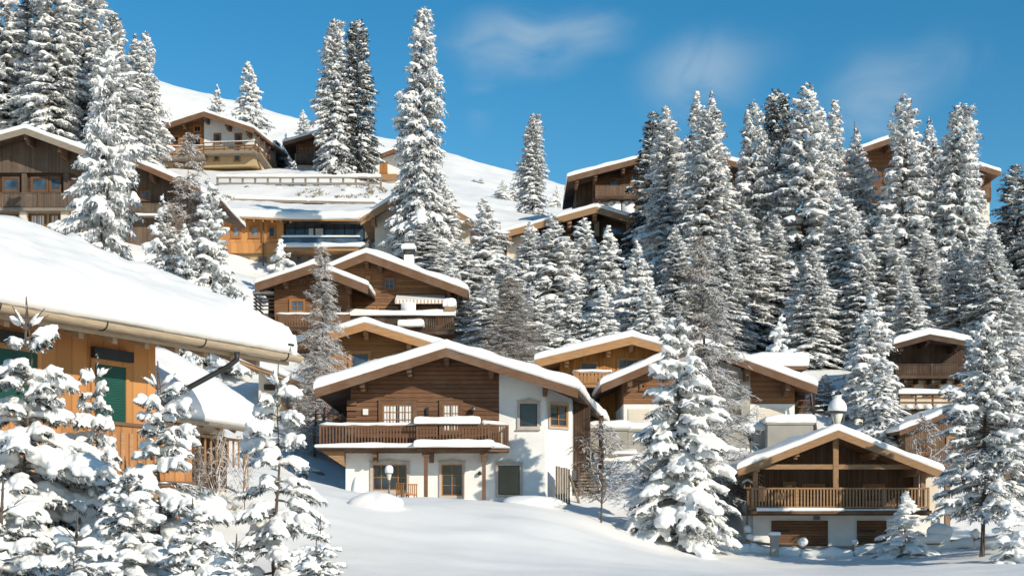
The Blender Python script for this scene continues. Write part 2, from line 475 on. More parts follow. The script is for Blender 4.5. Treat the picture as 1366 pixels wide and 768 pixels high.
for y, z in ((24,0),(48,0),(66,1),(90,8),(112,14.5),(145,27),(172,38),(200,48),(340,92)):
    for sx in (-1, 1):
        zz = z + (8 if sx < 0 and y > 60 else 0) + (-6 if sx > 0 and y > 160 else 0) + (-18 if sx > 0 and y > 300 else 0)
        _ext.append((sx*(60 + y*.95), y, zz))
for x in (-420, -150, 0, 150, 420): _ext += [(x, 460, 60 - .04*x), (x, 640, 10), (x, -30, 0)]
for y in (100, 250): _ext += [(-420, y, 25 + y*.2), (420, y, 5 + y*.15)]
_C = np.array(_ext)
class TPS:
    def __init__(s, C, lam=.004):
        s.sc = 100.; s.p = C[:, :2]/s.sc; n = len(C)
        K = s.U(np.linalg.norm(s.p[:, None]-s.p[None], axis=2)) + lam*np.eye(n)
        Q = np.c_[np.ones(n), s.p]; A = np.block([[K, Q], [Q.T, np.zeros((3, 3))]])
        s.w = np.linalg.solve(A, np.r_[C[:, 2], 0, 0, 0])
    @staticmethod
    def U(r): return r*r*np.log(np.maximum(r, 1e-9))
    def __call__(s, xy):
        q = np.asarray(xy)/s.sc; out = []
        for k in range(0, len(q), 20000):
            b = q[k:k+20000]; out.append(s.U(np.linalg.norm(b[:, None]-s.p[None], axis=2)) @ s.w[:-3] + s.w[-3] + b @ s.w[-2:])
        return np.concatenate(out)
_tps = TPS(_C)
def ground(xy):
    xy = np.asarray(xy, dtype=float).reshape(-1, 2); z = _tps(xy)
    y = xy[:, 1]
    far = np.clip((y-40)/60, 0, 1)
    p = np.c_[xy, np.zeros(len(xy))]
    z = z + fbm(p*[.16, .22, 1], 3, 11)*(.10 + .22*far) + fbm(p*[.55, .8, 1], 2, 5)*(.034 + .05*far) + fbm(p*[.9, 2.6, 1], 2, 31)*.012
    # wind-packed hollows near the crest of the hill
    z = z + np.clip((y-210)/60, 0, 1)*fbm(p*[.03, .012, 1], 3, 23)*1.3
    return z
def gz(x, y): return float(ground([(x, y)])[0])
def gp(px, D):
    x = (px-CX)*D/F; return Vector((x, D, gz(x, D)))

_xs = np.r_[np.linspace(-1500, -330, 14), np.linspace(-300, -72, 70), np.linspace(-70, 60, 230), np.linspace(62, 300, 70), np.linspace(330, 1500, 14)]
_ys = np.r_[np.linspace(-60, 10, 10), np.linspace(14, 96, 190), np.linspace(97, 210, 140), np.linspace(212, 400, 70), np.linspace(420, 1500, 14)]
_X, _Y = np.meshgrid(_xs, _ys); _xy = np.c_[_X.ravel(), _Y.ravel()]
_cl = np.c_[np.clip(_xy[:, 0], -420, 420), np.clip(_xy[:, 1], -30, 640)]
_Z = ground(_cl); _nx = len(_xs)
_i = (np.arange(len(_ys)-1)[:, None]*_nx + np.arange(_nx-1)[None]).ravel()
g = obj('snowy_ground', np_mesh('snowy_ground', np.c_[_xy, _Z], np.c_[_i, _i+1, _i+1+_nx, _i+_nx], ['snow_ground'], True))
tag(g, kind='structure')

# ------------------------------------------------------------------ camera, sun, sky
cam = bpy.data.cameras.new('camera'); co_ = bpy.data.objects.new('camera', cam); col.objects.link(co_)
co_.location = (0, 0, ZC); co_.rotation_euler = (R(90), 0, 0)
cam.sensor_width = 36; cam.lens = 36*F/1366; cam.shift_y = (HZ-384)/1366; cam.clip_start = .5; cam.clip_end = 5000
scene.camera = co_
EL, AZ = 25.5, 43.       # sun height, and degrees to the right of straight behind the camera
sd = Vector((math.sin(R(AZ))*math.cos(R(EL)), -math.cos(R(AZ))*math.cos(R(EL)), math.sin(R(EL))))
sl = bpy.data.lights.new('sun', 'SUN'); sl.energy = 4.0; sl.angle = R(.53); sl.color = (1, .905, .755)
so = bpy.data.objects.new('sun', sl); col.objects.link(so); so.rotation_euler = sd.to_track_quat('Z', 'Y').to_euler(); so.location = (60, -60, 60)
w = bpy.data.worlds.new('World'); scene.world = w; w.use_nodes = True
wt = w.node_tree; bg = wt.nodes['Background']
sky = wt.nodes.new('ShaderNodeTexSky'); sky.sky_type = 'NISHITA'; sky.sun_disc = False
sky.sun_elevation = R(EL); sky.sun_rotation = R(180-AZ); sky.altitude = 1700; sky.air_density = 1.1; sky.dust_density = .6; sky.ozone_density = 1.6
def wn(t, **k):
    x = wt.nodes.new(t)
    for a, b in k.items(): setattr(x, a, b)
    return x
tc = wn('ShaderNodeTexCoord')
hs = wn('ShaderNodeHueSaturation'); hs.inputs['Hue'].default_value = .488; hs.inputs['Saturation'].default_value = 1.43; hs.inputs['Value'].default_value = 1.14
wt.links.new(sky.outputs[0], hs.inputs['Color'])
# thin cirrus wisps: stretched noise on the sky sphere, gathered in two bands above the ridge
mp = wn('ShaderNodeMapping'); mp.inputs['Rotation'].default_value = (0, R(32), 0); mp.inputs['Scale'].default_value = (14, 5, 24)
wt.links.new(tc.outputs['Generated'], mp.inputs['Vector'])
n1 = wn('ShaderNodeTexNoise'); n1.inputs['Scale'].default_value = 1.0; n1.inputs['Detail'].default_value = 5; n1.inputs['Roughness'].default_value = .5; n1.inputs['Distortion'].default_value = .9
wt.links.new(mp.outputs[0], n1.inputs['Vector'])
CLOUDS = [(690,58,95,45,.75),(800,40,60,30,.35),(640,130,25,50,.25),(925,110,80,55,.45),(1170,140,75,70,.5),(1270,80,60,45,.2),(960,75,90,40,.2)]
tot = None
for px, py, rx, ry, a in CLOUDS:
    d = Vector(((px-CX)/F, 1, (HZ-py)/F)).normalized()
    vs = wn('ShaderNodeVectorMath', operation='SUBTRACT'); wt.links.new(tc.outputs['Generated'], vs.inputs[0]); vs.inputs[1].default_value = d
    vm = wn('ShaderNodeVectorMath', operation='MULTIPLY'); wt.links.new(vs.outputs[0], vm.inputs[0]); vm.inputs[1].default_value = (F/rx, 3, F/ry)
    vl = wn('ShaderNodeVectorMath', operation='LENGTH'); wt.links.new(vm.outputs[0], vl.inputs[0])
    mr = wn('ShaderNodeMapRange', interpolation_type='SMOOTHSTEP'); wt.links.new(vl.outputs['Value'], mr.inputs[0])
    for i, v in zip((1,2,3,4), (1.25, 0., 0., a)): mr.inputs[i].default_value = v
    if tot is None: tot = mr.outputs[0]
    else:
        ad = wn('ShaderNodeMath', operation='ADD'); wt.links.new(tot, ad.inputs[0]); wt.links.new(mr.outputs[0], ad.inputs[1]); tot = ad.outputs[0]
mr = wn('ShaderNodeMapRange'); wt.links.new(n1.outputs['Fac'], mr.inputs[0])
for i, v in zip((1,2,3,4), (.36, .64, 0., 1.0)): mr.inputs[i].default_value = v
mu = wn('ShaderNodeMath', operation='MULTIPLY', use_clamp=True); wt.links.new(tot, mu.inputs[0]); wt.links.new(mr.outputs[0], mu.inputs[1])
mx = wn('ShaderNodeMix', data_type='RGBA'); wt.links.new(mu.outputs[0], mx.inputs[0]); wt.links.new(hs.outputs[0], mx.inputs[6]); mx.inputs[7].default_value = (4.2, 5.3, 6.2, 1)
wt.links.new(mx.outputs[2], bg.inputs['Color']); bg.inputs['Strength'].default_value = .10
scene.view_settings.view_transform = 'Standard'; scene.view_settings.look = 'None'; scene.view_settings.exposure = .15; scene.view_settings.gamma = 1
scene.cycles.max_bounces = 6; scene.cycles.diffuse_bounces = 3; scene.cycles.glossy_bounces = 2
# ================================================================== the white and brown chalet in the middle
def main_chalet():
    h = House('chalet', 'white and dark log chalet with wide snowy gable and long balcony, in the middle', 'chalet', 595, 668, 76)
    h.gable((595,464), (420,519), (771,519), -2.0, 17, .24, .60, 'timber_dark', 'timber_brown', dxl=.3, dxr=2.9, bh=.46, seed=2)
    Y = 0.
    zs = h.q(0, 604, Y)[1]
    xl, xm, xr = h.q(461,0,Y)[0], h.q(665.5,0,Y)[0], h.q(727,0,Y)[0]
    zb = h.q(0, 690, Y)[1]
    y1 = 13.
    # log upper storey, white ground floor, white right bay whose corner is cut at an angle
    h.wall(468, 665.5, Y, y1, 'log_brown', pb=603, under=True, name='log_wall')
    m = MB(); m.box(xl, xm+.01, .02, y1-.01, zb, zs-.001); m.build('ground_floor_wall', 'plaster_white', h.o)
    # angled bay: front plane to px 727 then chamfer back to px 761
    yc = 1.6; xc = h.q(762.5, 0, yc)[0]
    g = lambda x: h.rz(x) - h.th - .01
    m = MB(); poly = [(xm+.012, Y), (xr, Y), (xc, yc), (xc+1.2, y1), (xm+.012, y1)]
    n = len(poly)
    m.add([(x, y, zb) for x, y in poly] + [(x, y, g(x)) for x, y in poly], [tuple(range(n-1, -1, -1)), tuple(range(n, 2*n))] + [(i, (i+1) % n, (i+1) % n + n, i+n) for i in range(n)])
    m.build('bay_wall', 'plaster_white', h.o)
    # brown timber cladding on the right side, its shade put into the dark boards
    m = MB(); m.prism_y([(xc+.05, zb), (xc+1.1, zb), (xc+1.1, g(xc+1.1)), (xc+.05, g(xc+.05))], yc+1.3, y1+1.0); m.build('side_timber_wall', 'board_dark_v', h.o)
    h.purlin([482, 545, 595, 655], -2.0, 2.2, .26, .32, 'timber_brown')
    h.purlin([728], -2.0, 2.2, .24, .30, 'timber_brown')
    # log ends standing out at the left and middle corners
    m = MB()
    for k in range(9):
        z = zs + .15 + k*.30
        if z > g(h.q(472,0,Y)[0]) - .1: break
        m.box(h.q(466,0,Y)[0]-.10-.02*(k % 2), h.q(476,0,Y)[0], -.16-.02*(k % 3), -.002, z, z+.24)
    m.build('log_ends', 'log_brown', h.o)
    # windows
    h.window(505,556,534,575, nx=4, nz=3, curtain=1, casing='timber_brown', cw=.22, hood=True, sill=False)
    h.window(586,618,534,580, nx=2, nz=3, curtain=2, casing='timber_brown', cw=.20, hood=True, sill=False, name='balcony_door')
    h.window(690,720,535,572, nx=1, nz=1, frame='metal_dark', pane='pane_dark', casing='stone_surround', cw=.14, hood=True, fw=.04)
    h.window(494,546,616,657, Y+.02, nx=4, nz=2, casing='stone_surround', cw=.14, hood=True)
    h.window(586,620,616,664, Y+.02, nx=2, nz=3, casing='stone_surround', cw=.13, hood=True, sill=False, name='door')
    h.window(661,697,617,663, Y, nx=1, frame='metal_dark', pane='pane_dark', casing='stone_surround', cw=.15, hood=True, sill=False, fw=.04)
    # window in the cut corner: built flat, then turned onto the angled wall
    (xa, za), L = (xr, 0), math.hypot(xc-xr, yc)
    ww = h.window(1,2,537,571, nx=2, nz=3, frame='window_wood', pane='pane_dark', casing='stone_surround', cw=.12, hood=True) if False else None
    e = bpy.data.objects.new('corner_window', bpy.data.meshes.new('corner_window'));
    z1, z0 = h.q(0,537,.8)[1], h.q(0,572,.8)[1]
    def ring(m, x0, x1, z0, z1, w, ya, yb):
        m.box(x0, x0+w, ya, yb, z0, z1); m.box(x1-w, x1, ya, yb, z0, z1); m.box(x0+w, x1-w, ya, yb, z0, z0+w); m.box(x0+w, x1-w, ya, yb, z1-w, z1)
    a0, a1 = .22, L-.30
    m = MB(); ring(m, a0, a1, z0, z1, .12, -.09, -.002); W = m.build('window', 'stone_surround', h.o, loc=(xr, 0, 0)); W.rotation_euler = (0, 0, math.atan2(yc, xc-xr))
    m = MB(); m.box(a0+.122, a1-.122, -.012, -.003, z0+.122, z1-.122); m.build('pane', 'pane_dark', W)
    m = MB(); ring(m, a0+.122, a1-.122, z0+.122, z1-.122, .09, -.06, -.014); xm2 = (a0+a1)/2
    m.box(xm2-.035, xm2+.035, -.055, -.014, z0+.21, z1-.21); m.box(a0+.21, a1-.21, -.05, -.014, z0+(z1-z0)*.36, z0+(z1-z0)*.36+.04); m.box(a0+.21, a1-.21, -.05, -.014, z0+(z1-z0)*.64, z0+(z1-z0)*.64+.04); m.build('sash', 'window_wood', W)
    # balcony: flat left run, deeper right bay
    yb = -1.25; ybb = -1.75
    zf = h.q(0, 596, yb)[1]; zt = h.q(0, 567, yb)[1]
    xL = h.q(427,0,yb)[0]; xM = h.q(557,0,yb)[0]; xM2 = h.q(557,0,ybb)[0]; xR = h.q(652,0,ybb)[0]; xRR = h.q(679,0,-.7)[0]
    m = MB(); m.box(xL, xM-.002, yb, -.003, zf-.22, zf); poly = [(xM, ybb), (xR, ybb), (xRR, -.7), (xRR, -.003), (xM, -.003)]
    n = 5; m.add([(x, y, zf-.24) for x, y in poly] + [(x, y, zf+.004) for x, y in poly], [tuple(range(n-1,-1,-1)), tuple(range(n, 2*n))] + [(i, (i+1) % n, (i+1) % n+n, i+n) for i in range(n)])
    bal = m.build('balcony', 'timber_brown', h.o)
    h.railing([(xL, -.05), (xL, yb+.12), (xM-.08, yb+.12)], zt, zf, 'timber_brown', 2.0, .17, .085, .16, parent=bal)
    h.railing([(xM, yb+.1), (xM+.02, ybb+.12), (xR, ybb+.12), (xRR-.07, -.62), (xRR-.07, -.06)], zt+.04, zf, 'timber_brown', 2.0, .17, .085, 0, parent=bal)
    h.ledge_snow(xM-.1, h.q(640,0,ybb)[0], ybb-.16, ybb+.3, zt+.07, .34, bal, 4)
    m = MB(); m.tube([(xR-.3, ybb+.1, zt+.12), ((xR+xRR)/2, -1.15, zt+.12), (xRR-.1, -.62, zt+.07)], [.14, .10, .04], 8); m.build('snow', 'snow_roof', bal, True)
    m = MB(); m.box(xL-.12, xM, yb-.14, yb-.003, zf-.14, zf-.02); m.box(xM+.003, xR+.1, ybb-.18, ybb-.003, zf-.14, zf-.02); m.build('ledge', 'timber_brown', bal)
    h.ledge_snow(xL-.16, xM-.05, yb-.36, yb+.06, zf-.02, .26, bal, 6); h.ledge_snow(xM-.1, xR+.25, ybb-.42, ybb+.05, zf-.02, .36, bal, 7)
    m = MB(); m.tube([(xR, ybb-.1, zf+.10), ((xR+xRR)/2, -1.35, zf+.07), (xRR+.02, -.72, zf+.0)], [.19, .15, .05], 8); m.build('snow', 'snow_roof', bal, True)
    for p in (500, 645, 575):
        x = h.q(p,0,-.8)[0]; m = MB(); m.box(x-.12, x+.12, -1.1, -.003, zf-.52, zf-.245); m.box(x-.11, x+.11, -.6, -.003, zf-.78, zf-.525); m.build('bracket', 'timber_brown', h.o)
    m = MB(); m.prism_y([(xL+.05, zf-.225), (xl+.02, zf-.225), (xl+.02, zf-1.0)], -1.0, -.3); m.build('bracket', 'timber_warm', h.o)
    for p in (568, 645.5):
        x = h.q(p,0,ybb+.25)[0]; m = MB(); m.box(x-.10, x+.10, ybb+.2, ybb+.40, zb, zf-.5); m.box(x-.2, x+.2, ybb+.18, ybb+.42, zf-.497, zf-.242); m.build('post', 'timber_brown', h.o)
    # roof corner posts at the far right
    for yy in (6., 9.5):
        m = MB(); x = xc + 1.9; m.box(x-.13, x+.13, yy, yy+.26, zb, g(x)); m.build('post', 'timber_brown', h.o)
    h.box(484,491,545,553,-.10,-.003,'cloth_white','wall_box')
    h.box(568.5,571.5,543,553,-.14,-.003,'metal_dark','wall_lamp')
    m = MB(); x, z = h.q(632, 545, 0); m.lathe([(.02,-.16),(.17,-.14),(.13,.02),(.05,.12),(.02,.13)], (x, -.25, z), 12); m.build('bell', 'metal_grey', h.o, True)
    x, z = h.q(640, 631, 0); m = MB(); m.lathe([(.05,-.10),(.12,-.06),(.10,.06),(.03,.12)], (x, -.14, z), 10); m.build('wall_lamp', 'metal_dark', h.o, True)
    # plank screen and service box at the right corner
    m = MB(); rr = random.Random(4)
    x0 = h.q(741,0,-.2)[0]; x1 = h.q(761,0,-.2)[0]; zt2 = h.q(0,621,0)[1]
    for k in range(6):
        a = x0+(x1-x0)*k/6; m.box(a, a+(x1-x0)/6-.02, -.30-.02*(k % 2), -.24, zb, zt2 - k*.03 - rr.random()*.08)
    m.bar((x1+.05, -.3, zb), (x1+.75, .2, h.q(0,672,0)[1]-.2), .12); m.bar((x1-.05, -.3, zt2-.5), (x1+.6, -.1, zb+.4), .16, .1)
    sc = m.build('plank_screen', 'old_plank', h.o)
    h.box(763,772,627,640, yc+.2, yc+.5, 'metal_grey', 'meter_box')
    return h
H1 = main_chalet()

# ================================================================== the ochre house at the left edge
def ochre_house():
    A = Vector((-12.6, 35)); e = Vector((.447, .894)); nrm = Vector((-.894, .447))
    h = House('house', 'ochre wooden house with green shutters and a deep snow roof, at the left edge', 'house', 0, 690, 35, 63.43)
    base = Vector((-12.6, 35, 0)); 
    h.o.location = (A.x + nrm.x*1.8, A.y + nrm.y*1.8, ZC); h.loc = h.o.location.copy(); h.co = h.Ri @ (Vector((0,0,ZC)) - h.loc)
    ze, p = 5.21, .42                                       # eave height above the eye, pitch
    ye = -1.75; x0, x1 = -9., 12.2; yr = 7.1
    zf = lambda x, y: ze + .10 + p*(y-ye) if y < yr else ze + .10 + p*(2*yr - y - ye)
    m = MB()
    m.slab([(x0, ye, zf(0,ye)), (x1, ye, zf(0,ye)), (x1, yr, zf(0,yr)), (x0, yr, zf(0,yr))], .16)
    m.slab([(x0, yr, zf(0,yr)), (x1, yr, zf(0,yr)), (x1, 2*yr-ye, zf(0,ye)), (x0, 2*yr-ye, zf(0,ye))], .16)
    r = m.build('roof', 'board_orange', h.o)
    obj('snow', snow_sheet(zf, x0, x1, ye-.10, 2*yr-ye, .90, 3, 60, 50, .15, .14), r)
    m = MB()                                                # split-log gutter
    n = 24; V = []; Fc = []; ro, ri = .185, .15
    prof = [(math.cos(a)*ro, math.sin(a)*ro) for a in np.linspace(math.pi, 2*math.pi, 11)] + [(math.cos(a)*ri, math.sin(a)*ri) for a in np.linspace(2*math.pi, math.pi, 11)]
    k = len(prof); m.add([(xx, ye-.20+a, ze-.02+b) for xx in (x0, x1+.25) for a, b in prof], [(i, (i+1) % k, (i+1) % k+k, i+k) for i in range(k)] + [tuple(range(k-1,-1,-1)), tuple(range(k, 2*k))])
    gt = m.build('gutter', 'gutter_wood', h.o, False)
    for xx in (-3.5, -.3, 3.4, 7.5, 11.6):
        m = MB(); m.tube([(xx, ye-.20+math.cos(a)*.20, ze-.02+math.sin(a)*.20) for a in np.linspace(math.pi*.95, 2.05*math.pi, 12)], .022, 5); m.build('gutter_bracket', 'metal_dark', gt)
    m = MB(); m.box(x0, x1, ye+.02, ye+.10, ze-.30, ze-.17); m.build('fascia', 'gutter_wood', h.o)
    # outlet and downpipe swinging back to the wall corner
    xc = 7.79; xo = 9.2
    m = MB(); m.tube([(xo, ye-.2, ze-.16), (xo, ye-.2, ze-.42), (xo-.1, ye+.05, ze-.62), (xc+.22, -.34, ze-1.62), (xc+.06, -.16, ze-1.85), (xc+.02, -.13, ze-2.4), (xc+.02, -.13, -3.5)], .085, 10); m.build('downpipe', 'metal_dark', h.o, True)
    m = MB(); m.tube([(11.95, ye-.2, ze+.12), (11.95, ye-.2, ze+.30)], .02, 6); m.box(11.80, 12.1, ye-.26, ye-.14, ze+.30, ze+.36); m.build('snow_guard', 'metal_dark', gt)
    # wall, gable wall, rafter tails
    m = MB(); m.box(x0, xc, 0, 2*yr-2*ye-1.5, -3.6, zf(0,0)-.2)
    m.add([(xc-.001, 0, zf(0,0)-.2), (xc-.001, 2*yr, zf(0,0)-.2), (xc-.001, yr, zf(0,yr)-.18)], [(0,1,2)])
    m.build('wall', 'board_orange', h.o)
    for k in range(13):
        xx = -4.6 + 1.3*k
        m = MB(); m.prism_y([(0,0),(0,0.001),(0.001,0)], 0, .001); m = MB()
        yy0, yy1 = ye+.35, .3
        m.add([(xx+a, y, zf(0,y)-.47-d) for y in (yy0, yy1) for a, d in ((-.09,0),(.09,0),(.09,.2),(-.09,.2))], [(0,1,2,3),(7,6,5,4),(0,4,5,1),(1,5,6,2),(2,6,7,3),(3,7,4,0)])
        m.build('rafter', 'gutter_wood', h.o)
    def win(px0, px1, pyt, pyb, hood=True):
        a0, a1 = h.q(px0, pyt, 0)[0], h.q(px1, pyt, 0)[0]; zt = h.q(px1, pyt, 0)[1]; zb = h.q(px1, pyb, 0)[1]
        m = MB(); m.box(a0-.14, a0, -.07, -.002, zb, zt+.1); m.box(a1, a1+.14, -.07, -.002, zb, zt+.1); m.box(a0-.14, a1+.14, -.07, -.002, zt+.102, zt+.55)
        f = m.build('window', 'board_orange', h.o)
        m = MB(); m.box(a0-.16, a1+.16, -.22, -.072, zt+.25, zt+.56); m.build('shutter_box', 'metal_dark', f)
        m = MB(); m.box(a0, a1, -.03, -.003, zb, zt+.1)
        z = zb + .03
        while z < zt: m.box(a0+.02, a1-.02, -.045, -.031, z, z+.055); z += .075
        m.build('shutter', 'shutter_green', f)
    win(124, 166, 495, 572); win(-40, 48, 476, 548)
    # ledge board, slatted balcony front, parapet end
    zb2 = h.q(120, 566, -.1)[1]
    m = MB(); m.box(x0, xc-1.2, -.16, -.003, zb2-.30, zb2-.02); m.build('ledge', 'timber_brown', h.o)
    yB = -1.5; xb1 = h.q(256, 600, yB)[0]
    zt2 = h.q(252, 575, yB)[1]; zbb = h.q(252, 655, yB)[1]
    m = MB(); m.box(-3, xb1, yB, yB+.10, zbb, zt2); m.box(xb1-.10, xb1, yB+.102, -.2, zbb, zt2); b = m.build('balcony', 'parapet_wood', h.o)
    m = MB(); m.box(-3.05, xb1+.06, yB-.07, yB+.16, zt2+.003, zt2+.09); m.box(-3.05, xb1+.07, yB-.09, yB-.003, zbb+.12, zbb+.28); m.build('rail_cap', 'timber_brown', b)
    m = MB(); m.box(-3, xb1-.12, yB+.102, -.2, zbb-.2, zbb-.003); m.build('balcony_floor', 'timber_warm', b)
    m = MB()
    for k in range(7):
        xx = xb1-3.4+.34*k; m.box(xx, xx+.14, yB-.05, yB-.003, zbb+.55, zt2-.2)
    m.build('slat', 'timber_honey', b)
    return h
H2 = ochre_house()

# ================================================================== low shed with domed snow behind the ochre house
def shed():
    h = House('shed', 'low wooden shed under a huge rounded snow load beside the ochre house', 'shed', 0, 690, 47)
    d = Vector((1.8, 8.)).normalized(); h.o.rotation_euler = (0, 0, math.atan2(d.y, d.x)); rz = math.atan2(d.y, d.x)
    h.o.location = (-11.6, 47, ZC); h.loc = h.o.location.copy(); h.Ri = Matrix.Rotation(-rz, 3, 'Z'); h.co = h.Ri @ (Vector((0,0,ZC)) - h.loc)
    L = 8.3; ze = 3.38; p = .62
    zf = lambda x, y: ze + p*y if y < 3.2 else ze + p*(6.4-y)
    m = MB(); m.slab([(-4, 0, zf(0,0)), (L, 0, zf(0,0)), (L, 3.2, zf(0,3.2)), (-4, 3.2, zf(0,3.2))], .14); m.slab([(-4, 3.2, zf(0,3.2)), (L, 3.2, zf(0,3.2)), (L, 6.4, zf(0,6.4)), (-4, 6.4, zf(0,6.4))], .14)
    r = m.build('roof', 'timber_warm', h.o)
    obj('snow', snow_sheet(zf, -4, L, -.05, 6.4, 1.0, 8, 24, 20, .08, .12), r)
    m = MB(); k = 9; prof = [(math.cos(a)*.15, math.sin(a)*.15) for a in np.linspace(math.pi, 2*math.pi, k)] + [(math.cos(a)*.12, math.sin(a)*.12) for a in np.linspace(2*math.pi, math.pi, k)]
    n = len(prof); m.add([(xx, -.16+a, ze-.02+b) for xx in (-4, L+.1) for a, b in prof], [(i, (i+1) % n, (i+1) % n+n, i+n) for i in range(n)] + [tuple(range(n-1,-1,-1)), tuple(range(n, 2*n))])
    m.build('gutter', 'timber_grey', h.o)
    m = MB(); m.box(-3.6, L-.6, 1.2, 5.6, -2.6, ze+.45); m.build('wall', 'plaster_cream', h.o)
    for k in range(7):
        m = MB(); x = -.6+k*1.35; m.bar((x, .05, ze-.16), (x, 1.6, ze-.16+p*1.5), .13, .18); m.build('rafter', 'timber_warm', h.o)
    m = MB(); m.box(3.0, L-.7, 1.05, 1.195, 1.1, 3.1); m.build('door', 'board_dark_v', h.o)
    m = MB()
    for k in range(12): m.box(2.0+k*.5, 2.06+k*.5, .5, .56, 1.9, 3.0)
    m.box(1.9, L-.2, .5, .56, 2.9, 3.0); m.build('slat', 'timber_honey', h.o)
    for xx in (2.0, L-.4):
        m = MB(); m.box(xx, xx+.16, .35, .51, -2.5, ze-.05); m.build('post', 'timber_warm', h.o)
    return h
H2b = shed()

# ================================================================== double-gabled brown chalet
def double_gable():
    h = House('chalet', 'dark brown chalet with two staggered snowy gables and a striped awning', 'chalet', 480, 452, 110)
    yM = 0.
    h.gable((488,337), (415,366), (624,387), -1.6, 14, .26, .50, 'timber_dark', 'timber_brown', bh=.62, seed=12)
    h.wall(440, 604, yM, 11, 'log_warm', pb=470, under=True)
    h.purlin([488, 506, 598], -1.6, 1.8, .3, .42, 'timber_brown')
    h.window(511,528,369,388, nx=2, nz=2, pane='pane_blue', casing='timber_brown', cw=.14, fw=.05)
    h.window(488,494,368,388, nx=1, nz=2, pane='pane_blue', casing='timber_warm', cw=.10, sill=False)
    h.window(476,502,409,420, nx=3, pane='pane_blue', casing='timber_honey', cw=.10, sill=False)
    h.window(503,531,409,420, nx=3, pane='pane_blue', casing='timber_honey', cw=.10, sill=False)
    h.window(557,582,410,424, nx=2, pane='pane_dark', casing='timber_warm', cw=.10, sill=False)
    # awning
    x0, z1 = h.q(527, 399.5, -1.3); x1, z0 = h.q(593, 405, -1.3)
    m = MB(); m.slab([(x0, -1.3, z1), (x1, -1.3, z1), (x1, -.003, z1+.55), (x0, -.003, z1+.55)], .05); m.box(x0, x1, -1.36, -1.303, z0, z1, 0)
    n = 14
    for k in range(n): m.box(x0+(x1-x0)*(k+.1)/n, x0+(x1-x0)*(k+.5)/n, -1.366, -1.361, z0+.02, z1-.02, 1)
    m.build('awning', ['cloth_white', 'cloth_stripe'], h.o)
    # terrace balcony on the right half with snow on the rail
    yb = -2.1; xa, zt = h.q(462, 421, yb); xb, zb = h.q(605, 441, yb)
    m = MB(); m.box(xa, xb, yb, -.004, zb-.25, zb); bal = m.build('balcony', 'timber_dark', h.o)
    h.railing([(xa, yb+.1), (xb-.06, yb+.1), (xb-.06, -.1)], zt, zb, 'timber_dark', 2.2, .16, .11, 0, parent=bal)
    h.ledge_snow(xa, xb+.1, yb-.25, yb+.4, zt+.02, .42, bal, 9)
    h.ledge_snow(h.q(532,0,yb)[0], h.q(566,0,yb)[0], yb-.75, yb-.2, h.q(0,436,yb)[1], .6, bal, 10)
    m = MB(); x, z = h.q(600, 410, yb-.1); m.box(x-.40, x+.40, yb-.35, yb+.35, z-.3, z+.02); bx = m.build('flower_box', 'timber_warm', h.o)
    obj('snow', snow_sheet(lambda a, b: z+.02, x-.4, x+.4, yb-.35, yb+.35, .75, 3, 8, 8, .08, .05), bx)
    m = MB(); x, z = h.q(545, 415, -1.2); m.box(x-.55, x+.55, -1.5, -.9, z-.3, z+.55); m.blob((x, -1.2, z+.55), (.6, .35, .2), 2); m.build('covered_table', 'snow_roof', h.o, True)
    # chimney
    xc, zc = h.q(545.5, 350, 3.); m = MB(); m.box(xc-.38, xc+.38, 3., 3.8, zc-1.2, zc+.62); ch = m.build('chimney', 'plaster_white', h.roof)
    m = MB(); m.box(xc-.46, xc-.36, 2.94, 3.86, zc+.62, zc+.95); m.box(xc+.36, xc+.46, 2.94, 3.86, zc+.62, zc+.95); m.box(xc-.48, xc+.48, 2.92, 3.88, zc+.952, zc+1.06); m.build('cowl', 'metal_dark', ch)
    obj('snow', snow_sheet(lambda a, b: zc+1.06, xc-.5, xc+.5, 2.9, 3.9, .5, 5, 8, 8, .05, .1), ch)
    # front-left gable wing
    g2 = dict(yf=-5.6)
    sx = (h.xa, h.za, h.th, h.pl, h.pr, h.rz)
    h.gable((418.5,352.5), (340,378), (491,381), -5.6, 9, .26, .42, 'timber_dark', 'timber_brown', bh=.62, seed=14, name='wing_roof')
    h.wall(366, 464, -3.6, 3.5, 'log_warm', pb=462, under=True, name='wing_wall')
    h.purlin([379, 418, 462], -5.6, 2.2, .3, .36, 'timber_brown')
    h.window(386,407,399,417, -3.6, nx=2, nz=2, pane='pane_blue', casing='window_wood', cw=.12)
    h.window(399,409,371,380, -3.6, nx=1, pane='pane_blue', casing='timber_brown', cw=.12)
    h.window(421,430,399,417, -3.6, nx=1, pane='pane_grey', casing='window_wood', cw=.12)
    ybw = -4.7; xa, zt = h.q(367, 419, ybw); xb, zb = h.q(466, 437, ybw)
    m = MB(); m.box(xa, xb, ybw, -3.604, zb-.22, zb); b2 = m.build('balcony', 'timber_dark', h.o)
    h.railing([(xa, -3.7), (xa+.05, ybw+.1), (xb, ybw+.1)], zt, zb, 'timber_brown', 2.2, .2, .15, .16, parent=b2)
    # open rail balcony on the left flank
    xa, zt = h.q(338, 394, -3.0); xb, zb = h.q(366, 418, -3.0)
    m = MB(); m.box(xa, xb-.02, -3.0, 1.0, zb-.2, zb); b3 = m.build('balcony', 'timber_brown', h.o)
    m = MB()
    for k in range(5):
        z = zb + .25 + k*.27; m.box(xa, xb-.02, -3.0, -2.93, z, z+.12); m.box(xa, xa+.07, -2.92, 1.0, z, z+.12)
    m.build('railing', 'timber_grey', b3)
    h.ledge_snow(xa-.05, xb-.03, -3.1, -2.6, zb+1.5, .2, b3, 3)
